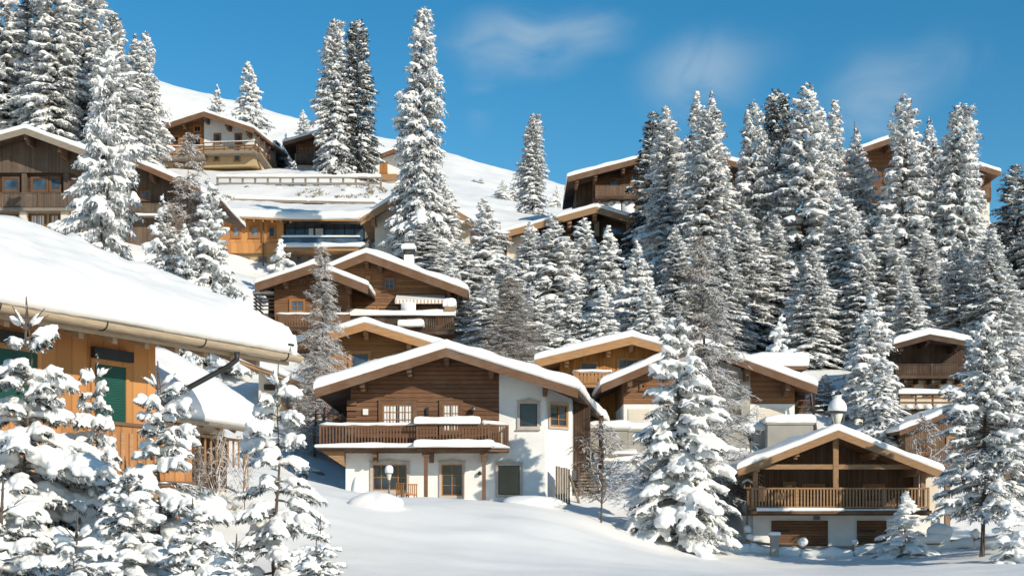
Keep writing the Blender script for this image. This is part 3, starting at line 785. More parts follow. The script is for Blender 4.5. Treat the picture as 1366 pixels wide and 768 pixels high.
    m = MB(); m.box(h.q(356,0,-3.)[0], h.q(366,0,-3.)[0]-.02, -2.4, 3.4, h.q(0,460,-3)[1], h.q(0,392,-3)[1]); m.build('side_wall', 'board_dark_v', h.o)
    return h
H3 = double_gable()

# ================================================================== honey chalet tucked behind the middle one
def tucked():
    h = House('chalet', 'honey coloured chalet whose gable peeks up right behind the middle chalet', 'chalet', 500, 545, 92)
    h.gable((487,430), (389,459), (650,480), -1.8, 15, .24, .46, 'timber_warm', 'timber_honey', bh=.50, seed=22)
    h.wall(418, 610, 0, 12, 'board_honey', pb=560, under=True)
    h.purlin([440, 487, 545], -1.8, 2.0, .28, .45, 'timber_honey')
    h.window(465,495,468,494, nx=1, pane='pane_blue', casing='timber_honey', cw=.18)
    h.window(523,545,470,494, nx=2, pane='pane_dark', casing='timber_honey', cw=.15)
    h.window(398+24,436,468,492, nx=2, pane='pane_grey', casing='timber_honey', cw=.12)
    # lower left annex with its own sloping roof
    ya = -3.4
    xl, zl = h.q(345, 489, ya); xr, zr = h.q(412, 513, ya)
    s = (zl-zr)/(xr-xl); zf = lambda x, y: zl - s*(x-xl)
    m = MB(); m.slab([(xl-1.2, ya, zf(xl-1.2,0)), (xr, ya, zr), (xr, ya+8, zr), (xl-1.2, ya+8, zf(xl-1.2,0))], .22); r = m.build('annex_roof', 'timber_honey', h.o)
    obj('snow', snow_sheet(zf, xl-1.2, xr, ya, ya+8, .55, 6, 16, 10), r)
    x0, zb = h.q(345, 570, ya+1.2); x1, _ = h.q(398, 570, ya+1.2)
    m = MB(); m.prism_y([(x0, zb), (x1, zb), (x1, zf(x1,0)-.24), (x0, zf(x0,0)-.24)], ya+1.2, ya+7); m.build('annex_wall', 'plaster_cream', h.o)
    h.window(375,391,520,545, ya+1.2, nx=2, pane='pane_grey', casing='timber_warm', cw=.12)
    h.box(352,372,512,520, ya+1.0, ya+1.197, 'timber_dark', 'shutter')
    m = MB(); x = h.q(397,0,ya+.3)[0]; m.box(x-.09, x+.09, ya+.3, ya+.48, zb, zf(x,0)-.24); m.build('post', 'timber_warm', h.o)
    return h
H4 = tucked()

# ================================================================== amber chalet right of the middle
def amber():
    h = House('chalet', 'amber timber chalet with small carved balcony, behind and right of the middle chalet', 'chalet', 830, 560, 96)
    h.gable((843,449), (714,480), (985,488), -1.8, 14, .22, .46, 'timber_honey', 'timber_honey', bh=.52, seed=31)
    h.wall(749, 945, 0, 11, 'board_amber', pb=580, under=True)
    h.purlin([756, 812, 843, 900], -1.8, 2.0, .28, .40, 'timber_honey')
    h.window(773,798,482,497, nx=2, nz=1, pane='pane_dark', casing='timber_honey', cw=.13)
    h.window(823,858,477,493, nx=3, nz=1, pane='pane_blue', casing='timber_honey', cw=.14)
    yb = -1.2; xa, zt = h.q(766, 496, yb); xb, zb = h.q(815, 512, yb)
    m = MB(); m.box(xa, xb, yb, -.003, zb-.22, zb); b = m.build('balcony', 'timber_honey', h.o)
    h.railing([(xa, -.06), (xa, yb+.08), (xb, yb+.08), (xb, -.06)], zt, zb, 'timber_honey', 2.4, .24, .17, .2, parent=b)
    h.box(772,800,519,535, -.08, -.003, 'timber_dark', 'shutter')
    return h
H5 = amber()

# ================================================================== brown and white apartment house with garages
def apartment():
    h = House('apartment_house', 'brown and white apartment house with garage doors and a grey terrace wall', 'apartment house', 930, 575, 89)
    h.gable((932,458), (802,513), (1090,515), -1.7, 15, .26, .50, 'timber_brown', 'timber_brown', bh=.48, seed=41)
    h.wall(832, 960, 0, 12, 'board_tan', pb=538.5, under=True, name='wood_wall')
    h.wall(1000.5, 1060, 0, 12, 'board_tan', pb=538.5, under=True, name='wood_wall')
    h.wall(832, 960, .03, 11.9, 'plaster_white', pb=590, pt=538.6, name='plaster_wall')
    h.wall(1000.5, 1060, .03, 11.9, 'plaster_white', pb=590, pt=538.6, name='plaster_wall')
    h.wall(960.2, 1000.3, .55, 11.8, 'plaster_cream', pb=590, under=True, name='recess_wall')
    m = MB()                                                # concrete frame round the recessed loggias
    xa, xb = h.q(960.2,0,0)[0], h.q(1000.3,0,0)[0]
    zz = [h.q(0,y,0)[1] for y in (590, 545.5, 534, 504)]
    m.box(xb-.55, xb, -.15, .5, zz[0], h.rz(xb)-h.th-.05); m.box(xa, xb-.552, -.14, .5, zz[1], zz[2]); m.box(xa, xa+.3, -.14, .5, zz[0], zz[1]-.002)
    m.prism_y([(xa, zz[3]), (xb-.552, zz[3]), (xb-.552, h.rz(xb-.552)-h.th-.06), (xa, h.rz(xa)-h.th-.06)], -.14, .5)
    m.build('loggia_frame', 'concrete', h.o)
    h.purlin([841, 932, 999, 1053], -1.7, 1.9, .28, .5, 'timber_brown')
    for a, b, t, bt in ((1010,1047,545,566), (838,866,545,566), (962+6,990,547,566)):
        x0, z1 = h.q(a,t,.03); x1, z0 = h.q(b,bt,.03); m = MB(); yy = .03 if a != 968 else .55
        m.box(x0, x1, yy-.05, yy-.003, z0-.4, z1)
        for k in range(1, 6): m.box(x0+.03, x1-.03, yy-.062, yy-.051, z0+(z1-z0)*k/6, z0+(z1-z0)*k/6+.05)
        m.build('garage_door', 'plaster_cream', h.o)
    h.box(964, 989, 506, 533, .45, .547, 'plaster_cream', 'loggia_blind')
    h.window(853,862,510,520, nx=1, pane='pane_dark', casing='timber_brown', cw=.08)
    # right flank with timber stair; its shade is put into the dark boards
    m = MB(); x0 = h.q(1060.5,0,1.5)[0]; x1 = h.q(1086,0,1.5)[0]; zb = h.q(0,590,1.5)[1]
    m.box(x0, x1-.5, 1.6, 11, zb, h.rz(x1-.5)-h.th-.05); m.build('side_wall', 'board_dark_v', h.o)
    m = MB()
    for k in range(7): m.box(x0+.02, x1-.4, -.6+k*.28, -.35+k*.28, zb+.5+k*.42, zb+.56+k*.42)
    m.bar((x1-.3, -.7, zb+.4), (x1-.3, 1.5, zb+3.6), .08, .3); m.build('stair', 'timber_brown', h.o)
    m = MB(); x = h.q(1086,0,-1.4)[0]; z = h.q(0,512,-1.4)[1]; m.tube([(x, -1.5, z), (x, -1.4, z-.6), (x+.05, -1.1, z-3.0), (x+.5, -1.0, z-4.2)], .06, 7); m.build('downpipe', 'metal_dark', h.o)
    # dormer roof behind
    x0, z1 = h.q(1000, 489, 5); x1, _ = h.q(1076, 489, 5); m = MB(); m.box(x0+.6, x1-.6, 5.4, 10, z1-1.6, z1-.2); m.build('dormer_wall', 'timber_brown', h.roof)
    m = MB(); m.box(x0, x1, 4.8, 10.5, z1-.197, z1+.06); dr = m.build('dormer_roof', 'timber_brown', h.roof)
    obj('snow', snow_sheet(lambda x, y: z1+.06, x0, x1, 4.75, 10.5, .8, 9, 14, 8), dr)
    return h
H6 = apartment()

def terrace_wall():
    def one(p0, p1, pt, pb, D, label, dep=3., T=.4, seed=1):
        h = House('retaining_wall', label, 'retaining wall', (p0+p1)/2, pb, D)
        x0, z1 = h.q(p0, pt, 0); x1, _ = h.q(p1, pt, 0)
        m = MB(); m.box(x0, x1, 0, dep, -3.0, z1); wl = m.build('wall', 'concrete', h.o)
        m = MB(); m.box(x0-.06, x1+.06, -.08, dep, z1+.002, z1+.12); m.build('coping', 'concrete', wl)
        obj('snow', snow_sheet(lambda x, y: z1+.12, x0-.06, x1+.06, -.08, dep, T, seed, 18, 6), wl)
    one(1024, 1085, 566, 596, 84.5, 'grey wall with a snow cap above the right cabin roof', 2.5, .42, 3)
    one(838, 1023.5, 575, 610, 85.5, 'long low grey terrace wall with snow, below the garage doors', 1.8, .5, 4)
    one(770, 837.5, 574, 606, 84, 'grey terrace wall with ledges, right behind the middle chalet', 2.5, .5, 5)
    # snowy garden steps below that wall
    h = House('garden_steps', 'stone garden steps deep in snow between the middle chalet and the big spruce', 'steps', 815, 640, 80)
    for k in range(6):
        x0, z = h.q(776+k*3, 650-k*9, k*.7); x1, _ = h.q(862-k*2, 650-k*9, k*.7)
        m = MB(); m.box(x0, x1, k*.7, k*.7+.9, z-.6, z); st = m.build('step', 'rock_grey', h.o)
        obj('snow', snow_sheet(lambda x, y: z, x0+.1, x1-.1, k*.7-.02, k*.7+.8, .26, k+3, 16, 3, .35, .05), st)
terrace_wall()

# ================================================================== cabin with deep open gable, lower right
def cabin():
    h = House('cabin', 'small brown cabin with deep open gable, wooden balcony and garage doors, lower right', 'cabin', 1118, 730, 72)
    h.gable((1118,574), (984,626), (1258,629), -2.2, 12, .20, .36, 'timber_warm', 'timber_warm', bh=.36, seed=51)
    y0 = .6; zs = h.q(0, 686, -.6)[1]; zb = h.q(0, 745, 0)[1]
    h.wall(1012, 1236, 1.2, 9, 'board_brown_v', pb=690, under=True, name='wood_wall')
    h.wall(1004.6, 1259, -.6, 8.9, 'plaster_white', zb=zb, zt=zs-.002, name='ground_floor_wall')
    x0, x1 = h.q(1232,0,-.6)[0], h.q(1259,0,-.6)[0]
    m = MB(); m.prism_y([(x0, zs), (x1, zs), (x1, h.rz(x1)-.22), (x0, h.rz(x0)-.22)], .2, 8.8); m.build('bay_wall', 'plaster_cream', h.o)
    m = MB(); x = h.q(1262,0,-.9)[0]; m.box(x-.12, x+.12, -1.2, -.95, zb, h.rz(x)-.22); m.build('post', 'timber_warm', h.o)
    # open truss: king post, tie beam, side posts
    yt = -1.75
    g = lambda x: h.rz(x) - h.th - .01
    xc = h.xa; zt = h.q(0, 619, yt)[1]; xl, xr = h.q(1008,0,yt)[0], h.q(1232,0,yt)[0]
    m = MB(); m.box(xc-.13, xc+.13, yt, yt+.24, zs+.003, g(xc)-.05); m.build('post', 'timber_warm', h.o)
    for x in (xl, xr):
        m = MB(); m.box(x-.11, x+.11, yt, yt+.24, zs+.003, g(x)); m.build('post', 'timber_warm', h.o)
    m = MB(); m.box(xl+.112, xc-.132, yt+.03, yt+.20, zt-.24, zt); m.box(xc+.132, xr-.112, yt+.03, yt+.20, zt-.24, zt); m.build('tie_beam', 'timber_warm', h.o)
    h.purlin([1012, 1065, 1171, 1228], -2.2, 3.4, .2, .24, 'timber_warm')
    # balcony
    yb = -2.05; xa, ztp = h.q(1003, 650, yb); xb, zfl = h.q(1240, 679, yb)
    m = MB(); m.box(xa, xb, yb+.003, 1.19, zfl-.30, zfl); bal = m.build('balcony', 'timber_brown', h.o)
    h.railing([(xa+.05, -.65), (xa+.05, yb+.08), (xb-.05, yb+.08)], ztp, zfl, 'timber_warm', 2.2, .16, .075, 0, parent=bal)
    m = MB(); m.box(xa-.08, xb+.05, yb-.22, yb-.001, zfl-.22, zfl-.05); m.build('ledge', 'timber_brown', bal)
    h.ledge_snow(xa+.2, h.q(1125,0,yb)[0], yb-.24, yb+.02, zfl-.05, .13, bal, 5); h.ledge_snow(h.q(1122,0,yb)[0], xb-.2, yb-.2, yb+.02, zfl-.05, .07, bal, 6)
    # back wall furniture of the loggia: door and window frames
    h.window(1044,1062,642,690, 1.2, nx=1, nz=3, pane='pane_dark', casing='timber_warm', cw=.12, sill=False, name='door')
    h.window(1070,1100,645,672, 1.2, nx=2, pane='pane_dark', casing='timber_honey', cw=.12)
    h.window(1150,1180,645,672, 1.2, nx=2, pane='pane_dark', casing='timber_warm', cw=.12)
    # garage doors
    for a, b in ((1029,1104), (1143,1182)):
        x0, z1 = h.q(a, 694, -.6); x1, _ = h.q(b, 694, -.6); m = MB(); m.box(x0, x1, -.68, -.603, zb, z1)
        d = m.build('garage_door', 'board_brown', h.o); m = MB(); m.box(x0+.1, x0+.9, -.70, -.682, z1-.55, z1-.48); m.box(x0+.05, x1-.05, -.71, -.682, z1-1.35, z1-1.2); m.build('hinge', 'metal_dark', d)
    h.box(1086, 1094, 688, 693, -.75, -.603, 'metal_grey', 'wall_lamp')
    return h
H7 = cabin()

# ================================================================== dark chalet behind the right spruce
def dark_chalet():
    h = House('chalet', 'dark chalet with white lower storey and black gable, half hidden by the right-hand spruce', 'chalet', 1240, 560, 96)
    h.gable((1240,446), (1193,459), (1296,456), -2.2, 12, .25, .5, 'timber_dark', 'timber_dark', bh=.34, seed=61)
    h.wall(1202, 1288, 0, 9, 'board_dark_v', pb=505, under=True, name='wood_wall')
    h.wall(1201, 1289, .04, 8.9, 'plaster_cream', pb=580, pt=505.3, name='plaster_wall')
    h.purlin([1204, 1240, 1280], -2.2, 2.3, .22, .26, 'timber_dark')
    for a, b in ((1195.5+6,1219),(1233,1254),(1271,1284)): h.window(a,b,510,527,.04, nx=2, pane='pane_dark', casing='timber_honey', cw=.13)
    yb = -1.5; xa, zt = h.q(1196, 485, yb); xb, zb = h.q(1290, 500, yb)
    m = MB(); m.box(xa, xb, yb, -.004, zb-.22, zb); b = m.build('balcony', 'timber_dark', h.o)
    h.railing([(xa, -.05), (xa, yb+.06), (xb, yb+.06)], zt, zb, 'timber_dark', 2.5, .2, .1, 0, solid=True, board='board_dark_v', parent=b)
    for p in (1205,1224,1242,1262,1280):
        x = h.q(p,0,-.8)[0]; m = MB(); m.box(x-.09, x+.09, -1.3, -.003, zb-.5, zb-.224); m.build('bracket', 'timber_dark', h.o)
    yb = -2.4; xa, zt = h.q(1200, 525, yb); xb, zb = h.q(1290, 545, yb)
    m = MB(); m.box(xa, xb, yb, .03, zb-.3, zb); b = m.build('terrace', 'timber_dark', h.o)
    m = MB()
    for z in (zb+.35, zb+.65): m.box(xa, xb, yb, yb+.08, z, z+.12)
    m.box(xa, xb, yb, yb+.1, zt-.1, zt); rl = m.build('railing', 'timber_brown', b)
    for k in range(5):
        m = MB(); x = xa+(xb-xa)*k/4; m.box(x-.05, x+.05, yb+.101, yb+.2, zb, zt); m.build('post', 'timber_brown', rl)
    h.ledge_snow(xa-.1, xb, yb-.25, yb+.3, zt+.01, .34, rl, 5)
    for k in range(4):
        m = MB(); x = h.q(1212+k*13,0,yb-.1)[0]; m.blob((x, yb-.12, zb+.12), (.28, .25, .2), k); m.build('snow', 'snow_roof', b, True)
    return h
H8 = dark_chalet()
def lean_roof():
    h = House('cottage', 'low brown cottage roof sloping down behind the right cabin', 'cottage', 1240, 610, 86)
    h.gable((1290,540), (1200,574), (1400,580), -.8, 8, .22, .42, 'timber_dark', 'timber_brown', bh=.3, seed=64)
    h.wall(1208, 1380, .2, 7, 'board_brown_v', pb=640, under=True)
    h.window(1262,1276,582,596, .2, nx=1, pane='pane_dark', casing='timber_warm', cw=.12)
    h.window(1225,1240,590,606, .2, nx=2, pane='pane_dark', casing='timber_brown', cw=.1)
    return h
lean_roof()

# ================================================================== upper slope
def upper_right():
    h = House('chalet', 'tall dark brown chalet with plank balcony against the sky, above the mid-slope spruces', 'chalet', 850, 300, 165)
    h.gable((905,197), (757,236), (1060,236), -3, 16, .32, .5, 'timber_dark', 'timber_brown', bh=.62, seed=71)
    h.wall(791, 1030, 0, 13, 'log_brown', pb=268, under=True, name='wood_wall')
    h.wall(800, 1020, .05, 12.9, 'plaster_cream', pb=330, pt=268.2, name='plaster_wall')
    m = MB(); x0 = h.q(768,0,1.5)[0]; x1 = h.q(790.6,0,1.5)[0]; m.prism_y([(x0, h.q(0,300,1)[1]), (x1, h.q(0,300,1)[1]), (x1, h.rz(x1)-.4), (x0, h.rz(x0)-.4)], 1.2, 12); m.build('side_wall', 'board_dark_v', h.o)  # left flank in shade, painted in with darker boards
    h.purlin([770, 795, 832, 868], -3, 3.2, .35, .45, 'timber_brown')
    h.window(813,825,237,250, nx=1, pane='pane_blue', casing='timber_brown', cw=.14)
    h.window(840,846,237,247, nx=1, pane='pane_grey', casing='window_wood', cw=.14)
    h.window(870,882,237,250, nx=1, pane='pane_blue', casing='timber_brown', cw=.14)
    yb = -2.; xa, zt = h.q(795, 247, yb); xb, zb = h.q(1000, 262, yb)
    m = MB(); m.box(xa, xb, yb, -.004, zb-.25, zb); b = m.build('balcony', 'timber_dark', h.o)
    h.railing([(xa, -.1), (xa, yb+.08), (xb, yb+.08)], zt, zb, 'timber_brown', 3.6, .3, .1, 0, solid=True, board='board_brown_v', parent=b)
    for p in (799, 819, 839, 859):
        x = h.q(p,0,-.8)[0]; m = MB(); m.box(x-.14, x+.14, -1.7, -.003, zb-.7, zb-.254); m.build('bracket', 'timber_dark', h.o)
    for p in (820, 838):
        m = MB(); x, z = h.q(p, 272, -1); m.box(x-.7, x+.7, -1.3, -.1, z-1.2, z); m.blob((x, -.7, z+.1), (.8, .7, .35), p); m.build('snow_heap', 'snow_roof', h.o, True)
    h2 = House('lodge', 'broad brown lodge with long low snow roof just below the tall dark chalet', 'lodge', 780, 350, 146)
    h2.gable((795,276), (655,314), (880,301), -2.4, 14, .3, .42, 'timber_brown', 'timber_warm', bh=.62, seed=74)
    h2.wall(720, 860, 0, 11, 'board_dark_v', pb=390, under=True, name='wood_wall')
    h2.wall(676, 719.5, .3, 10.5, 'plaster_cream', pb=390, under=True, name='plaster_wall')
    h2.purlin([680, 712, 760, 794, 840], -2.4, 2.6, .4, .55, 'timber_warm')
    h2.window(763,792,301,315, nx=3, pane='pane_blue', casing='timber_dark', cw=.12, frame='timber_dark')
    h2.window(802,835,301,315, nx=3, pane='pane_blue', casing='timber_dark', cw=.12, frame='timber_dark')
    m = MB(); x = h2.q(796,0,-.3)[0]; m.box(x-.25, x+.25, -.4, -.005, h2.q(0,316,0)[1], h2.q(0,296,0)[1]); m.build('post', 'timber_grey', h2.o)
    h2.window(722,728,310,330, nx=1, pane='pane_dark', casing='timber_warm', cw=.12)
    yb = -1.3; xa, zt = h2.q(735, 322, yb); xb, zb = h2.q(860, 336, yb)
    m = MB(); m.box(xa, xb, yb, -.004, zb-.25, zb); b = m.build('balcony', 'timber_dark', h2.o)
    h2.railing([(xa, yb+.08), (xb, yb+.08)], zt, zb, 'timber_dark', 3., .3, .1, 0, solid=True, board='board_dark_v', parent=b)
    h3 = House('chalet', 'brown gabled chalet hidden by the tallest spruces, roof ends showing on both sides', 'chalet', 555, 345, 137)
    h3.gable((549,249), (481,291), (637,297), -2., 11, .3, .45, 'timber_warm', 'timber_warm', bh=.7, seed=77)
    h3.wall(500, 626, 0, 9, 'plaster_cream', pb=360, under=True)
    h3.purlin([497, 549, 608], -2., 2.2, .4, .5, 'timber_warm')
    h3.window(585,600,315,330, nx=2, pane='pane_dark', casing='timber_warm', cw=.14)
    h4 = House('chalet', 'high brown chalet seen in pieces through the tops of the tall forest', 'chalet', 1240, 315, 172)
    h4.gable((1190,184), (1100,214), (1335,229), -3, 15, .35, .5, 'timber_brown', 'timber_brown', bh=.62, seed=79)
    h4.wall(1120, 1322, 0, 12, 'board_brown', pb=270, under=True)
    h4.wall(1122, 1320, .06, 11.9, 'plaster_cream', pb=330, pt=270.2, name='plaster_wall')
    h4.purlin([1130, 1190, 1260, 1315], -3, 3.2, .4, .5, 'timber_brown')
    for a in (1150, 1178, 1205, 1240, 1275): h4.window(a,a+12,228,244, nx=1, pane='pane_blue', casing='timber_brown', cw=.14)
    yb = -1.8; xa, zt = h4.q(1118, 250, yb); xb, zb = h4.q(1322, 264, yb)
    m = MB(); m.box(xa, xb, yb, -.004, zb-.25, zb); b = m.build('balcony', 'timber_dark', h4.o)
    h4.railing([(xa, yb+.08), (xb, yb+.08)], zt, zb, 'timber_brown', 3., .3, .1, 0, solid=True, board='board_brown_v', parent=b)
    p = h4.q(1140, 162, 2); m = MB(); m.tube([(p[0], 2, p[1]), (p[0], 2, h4.rz(p[0]))], .07, 6); m.build('mast', 'metal_grey', h4.o)
upper_right()

def hotel():
    h = House('hotel', 'orange timber hotel wing with a glazed balcony front and wide flat snow roof', 'hotel', 400, 350, 150)
    x0, x1 = h.q(292,0,0)[0], h.q(378,0,0)[0]
    zt = h.q(0,292,0)[1]; zb = h.q(0,336,0)[1]; zg = h.q(0,372,0)[1]
    # orange wing turned a little: its eave falls to the right as it comes forward
    m = MB(); m.box(x0, x1, 0, 10, zb, zt-.1); m.build('wood_wall', 'board_orange', h.o)
    m = MB(); m.box(x0+.3, x1-.1, .3, 9.8, zg, zb-.003); m.build('ground_floor_wall', 'plaster_tan', h.o)
    m = MB(); m.box(x0-.2, x1+.1, -.2, -.004, zb-.15, zb+.9); m.build('parapet', 'board_orange', h.o)
    for a, b in ((332,346.5),(357,368.5),(308,321)): h.window(a,b,301,317.5, nx=1, pane='pane_grey' if a != 357 else 'pane_dark', casing='window_wood', cw=.16)
    for a in (322, 345): h.window(a,a+12,342,358,.3, nx=1, pane='pane_grey', casing='timber_grey', cw=.12)
    m = MB(); x = h.q(351.5,0,-.2)[0]; m.tube([(x, -.3, zt-.1), (x, -.3, zg)], .08, 6); m.build('downpipe', 'timber_brown', h.o)
    # glazed part
    gx0, gx1 = h.q(378.5,0,0)[0], h.q(491,0,0)[0]
    zgt, zgb = h.q(0,296,0)[1], h.q(0,329,0)[1]
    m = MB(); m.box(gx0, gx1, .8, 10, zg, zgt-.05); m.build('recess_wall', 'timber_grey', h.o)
    m = MB(); m.box(gx0+.05, gx1-.4, .70, .795, zgb, zgt-.1); gl = m.build('window', 'pane_blue', h.o)
    m = MB()
    for k in range(9): x = gx0+.05+(gx1-gx0-.5)*k/8; m.box(x-.06, x+.06, .62, .697, zgb, zgt-.1)
    m.box(gx0, gx1-.4, .61, .69, zgt-.55, zgt-.45); m.build('sash', 'metal_dark', gl)
    m = MB()
    for p in (412, 420, 425): x = h.q(p,0,.6)[0]; m.box(x, x+.45, .64, .69, zgb, zgt-.56)
    m.build('curtain', 'cloth_white', gl)
    m = MB(); m.box(gx0, gx1, -1.6, .61, zgb-.75, zgb-.35); bal = m.build('balcony', 'timber_honey', h.o)
    h.ledge_snow(gx0, gx1-.2, -1.75, -.5, zgb-.35, .5, bal, 6)
    m = MB(); zr = h.q(0,315.5,-1.5)[1]; m.box(gx0, gx1-.6, -1.55, -1.5, zgb-.1, zr-.08); m.build('glass_rail', 'pane_blue', bal)
    h.ledge_snow(gx0, h.q(480,0,-1.5)[0], -1.72, -1.3, zr-.06, .17, bal, 7)
    h.window(394,404,340,352,.8, nx=1, pane='pane_blue', casing='timber_grey', cw=.1); h.window(408,424,340,354,.8, nx=2, pane='pane_grey', casing='timber_grey', cw=.1)
    # roof: low pitched sheet rising to the back, forward part lower
    ze = zt; xe0, xe1, xe2 = h.q(282,0,-1.6)[0], h.q(391,0,-1.6)[0], h.q(493,0,-1.6)[0]
    zf = lambda x, y: ze + .05 + .30*max(0, y+1.6)*(1 if y < 6 else 1) - (.045*(x-xe0) if x < xe1 else .045*(xe1-xe0))
    m = MB(); m.slab([(xe0,-1.6,zf(xe0,-1.6)), (xe1,-1.6,zf(xe1,-1.6)), (xe1,9,zf(xe1,9)), (xe0,9,zf(xe0,9))], .22); m.slab([(xe1,-1.6,zf(xe1,-1.6)), (xe2,-1.6,zf(xe2,-1.6)), (xe2,9,zf(xe2,9)), (xe1,9,zf(xe1,9))], .22)
    r = m.build('roof', 'timber_honey', h.o)
    obj('snow', snow_sheet(zf, xe0, xe2, -1.65, 9, .78, 4, 40, 16, .10), r)
    for k in range(9):
        m = MB(); x = xe0+.6+(xe1-xe0-.9)*k/8; m.bar((x, -1.5, zf(x,-1.5)-.36), (x, .4, zf(x,.4)-.36), .16, .22); m.build('rafter', 'timber_honey', h.o)
    # upper roof step with its thin dark edge
    zf2 = lambda x, y: zf(x, 9) + .9 + .16*(y-9)
    m = MB(); m.slab([(xe0+.5,8.5,zf2(xe0+.5,8.5)), (xe2-.5,8.5,zf2(xe2,8.5)), (xe2-.5,20,zf2(xe2,20)), (xe0+.5,20,zf2(xe0+.5,20))], .3); r2 = m.build('upper_roof', 'timber_grey', h.o)
    obj('snow', snow_sheet(zf2, xe0+.5, xe2-.5, 8.6, 20, .5, 5, 30, 10), r2)
    m = MB(); m.box(xe0+1, xe2-1, 8.9, 19, zf(xe0,0)-4, zf2(xe2,9)-.35); m.build('wall', 'plaster_cream', h.o)
    x, z = h.q(420, 283, 6); m = MB(); m.box(x-1.2, x+1.2, 6, 7, z-.7, z+.2); m.box(x+1.3, x+2.6, 6, 6.6, z-.8, z-.2); sk = m.build('skylight', 'metal_grey', r)
    obj('snow', snow_sheet(lambda a, b: z+.2, x-1.25, x+1.25, 5.95, 7.05, .4, 5, 8, 6), sk)
    return h
hotel()

def upper_left():
    h = House('chalet', 'tan and white hillside chalet with wrap-around balconies, highest on the left slope', 'chalet', 270, 224, 190, -6)
    h.gable((271.5,149), (201,172), (338.5,171), -2.2, 13, .3, .42, 'timber_brown', 'timber_brown', bh=.7, dxr=1.1, seed=81)
    h.wall(221, 272, 0, 10, 'board_tan', pb=203.4, under=True, name='wood_wall')
    h.wall(272.2, 339, -.02, 10, 'plaster_white', pb=203.4, under=True, name='plaster_wall')
    h.wall(215, 342, .06, 9.9, 'plaster_tan', pb=230, pt=203.5, name='ground_floor_wall')
    h.purlin([214, 243, 271.5, 301, 329], -2.2, 2.4, .35, .5, 'timber_brown')
    h.window(285,295,178,192, -.02, nx=1, pane='pane_blue', casing='window_wood', cw=.16); h.window(313,323,178,192, -.02, nx=1, pane='pane_blue', casing='window_wood', cw=.16)
    h.window(222,240,181,195, 0, nx=2, nz=2, pane='pane_dark', casing='window_wood', cw=.2); h.window(258,269,167,177, 0, nx=2, pane='pane_dark', casing='window_wood', cw=.16); h.window(249,269,184,196, 0, nx=2, pane='pane_dark', casing='window_wood', cw=.16)
    h.window(285,293,204.5,215, .06, nx=1, pane='pane_blue', casing='timber_warm', cw=.12); h.window(312,321,204,215.5, .06, nx=1, pane='pane_blue', casing='timber_warm', cw=.12)
    h.window(264.5,272,209,223, .06, nx=1, pane='pane_dark', casing='timber_grey', cw=.12, sill=False, name='door')
    h.box(231,247,212,222, .02, .057, 'timber_brown', 'garage_door')
    for a, b, t, bt, yb, wh in ((202,271,195.5,207,-1.8,'left'), (271.5,340,189.5,200,-1.5,'right')):
        xa, zt = h.q(a,t,yb); xb, zb = h.q(b,bt,yb); m = MB(); m.box(xa, xb, yb, .0 if wh == 'left' else -.03, zb-.35, zb); bal = m.build('balcony', 'timber_grey', h.o)
        path = [(xa, yb+.08), (xb, yb+.08)] if wh == 'left' else [(xa, yb+.08), (xb, yb+.08), (xb, 5)]
        m = MB()
        for (px0, py0), (px1, py1) in zip(path[:-1], path[1:]):
            for z in (zb+.25, zb+.62): m.bar((px0, py0, z), (px1, py1, z), .06, .2)
            m.bar((px0, py0, zt-.06), (px1, py1, zt-.06), .14, .12)
        rl = m.build('railing', 'timber_brown', bal)
        for k in range(6):
            x = xa+(xb-xa)*k/5; m = MB(); m.box(x-.07, x+.07, yb+.02, yb+.14, zb, zt); m.build('post', 'timber_brown', rl)
        obj('snow', snow_sheet(lambda x, y: zt+.0, xa, xb, yb, yb+.2, .05, 3, 16, 3, .2, .04), rl)
    # stair and posts on the right flank
    xa, zb = h.q(341, 203, 0); 
    m = MB(); m.bar((xa+.4, -.5, zb-.3), (xa+1.6, 4.0, zb-2.6), 1.0, .3); m.build('stair', 'timber_grey', h.o)
    for k in range(4):
        m = MB(); x = xa+.35+k*.12; y = .2+k*2.2; m.box(x-.1, x+.1, y, y+.2, zb, h.rz(x)-.35); m.build('post', 'timber_brown', h.o)
    m = MB(); x = h.q(204,0,-1.7)[0]; m.box(x-.08, x+.08, -1.75, -1.6, zb-2.5, h.rz(x)-.35); m.build('post', 'timber_brown', h.o)
    h2 = House('chalet', 'small dark hut-like chalet peeping out left of the twin spruces', 'chalet', 410, 229, 196)
    h2.gable((432,174), (377,190), (490,190), -2, 9, .3, .42, 'timber_dark', 'timber_brown', bh=.5, seed=84)
    h2.wall(395, 470, 0, 7, 'board_brown', pb=216, under=True); h2.wall(396, 469, .05, 6.9, 'plaster_white', pb=240, pt=216.2, name='plaster_wall')
    for a in (399, 407, 414): h2.window(a,a+6,197,206, nx=1, pane='pane_dark', casing='timber_warm', cw=.12)
    yb = -1.4; xa, zt = h2.q(394, 205, yb); xb, zb = h2.q(470, 214, yb); m = MB(); m.box(xa, xb, yb, -.004, zb-.3, zb); b = m.build('balcony', 'timber_dark', h2.o)
    h2.railing([(xa, yb+.08), (xb, yb+.08)], zt, zb, 'timber_grey', 3., .3, .1, 0, solid=True, board='board_grey_v', parent=b)
    h3 = House('chalet', 'white and red-brown chalet showing as a sliver between the twin spruces and the tallest one', 'chalet', 515, 245, 200)
    h3.gable((525,199), (490,212), (560,212), -1.5, 9, .3, .4, 'timber_brown', 'timber_brown', bh=.5, seed=86)
    h3.wall(497, 553, 0, 7, 'plaster_white', pb=260, under=True)
    h3.window(507,517,217,231, nx=1, pane='pane_dark', casing='window_wood', cw=.5); h3.box(500,530,232,240,-.6,-.004,'timber_warm','balcony')
upper_left()

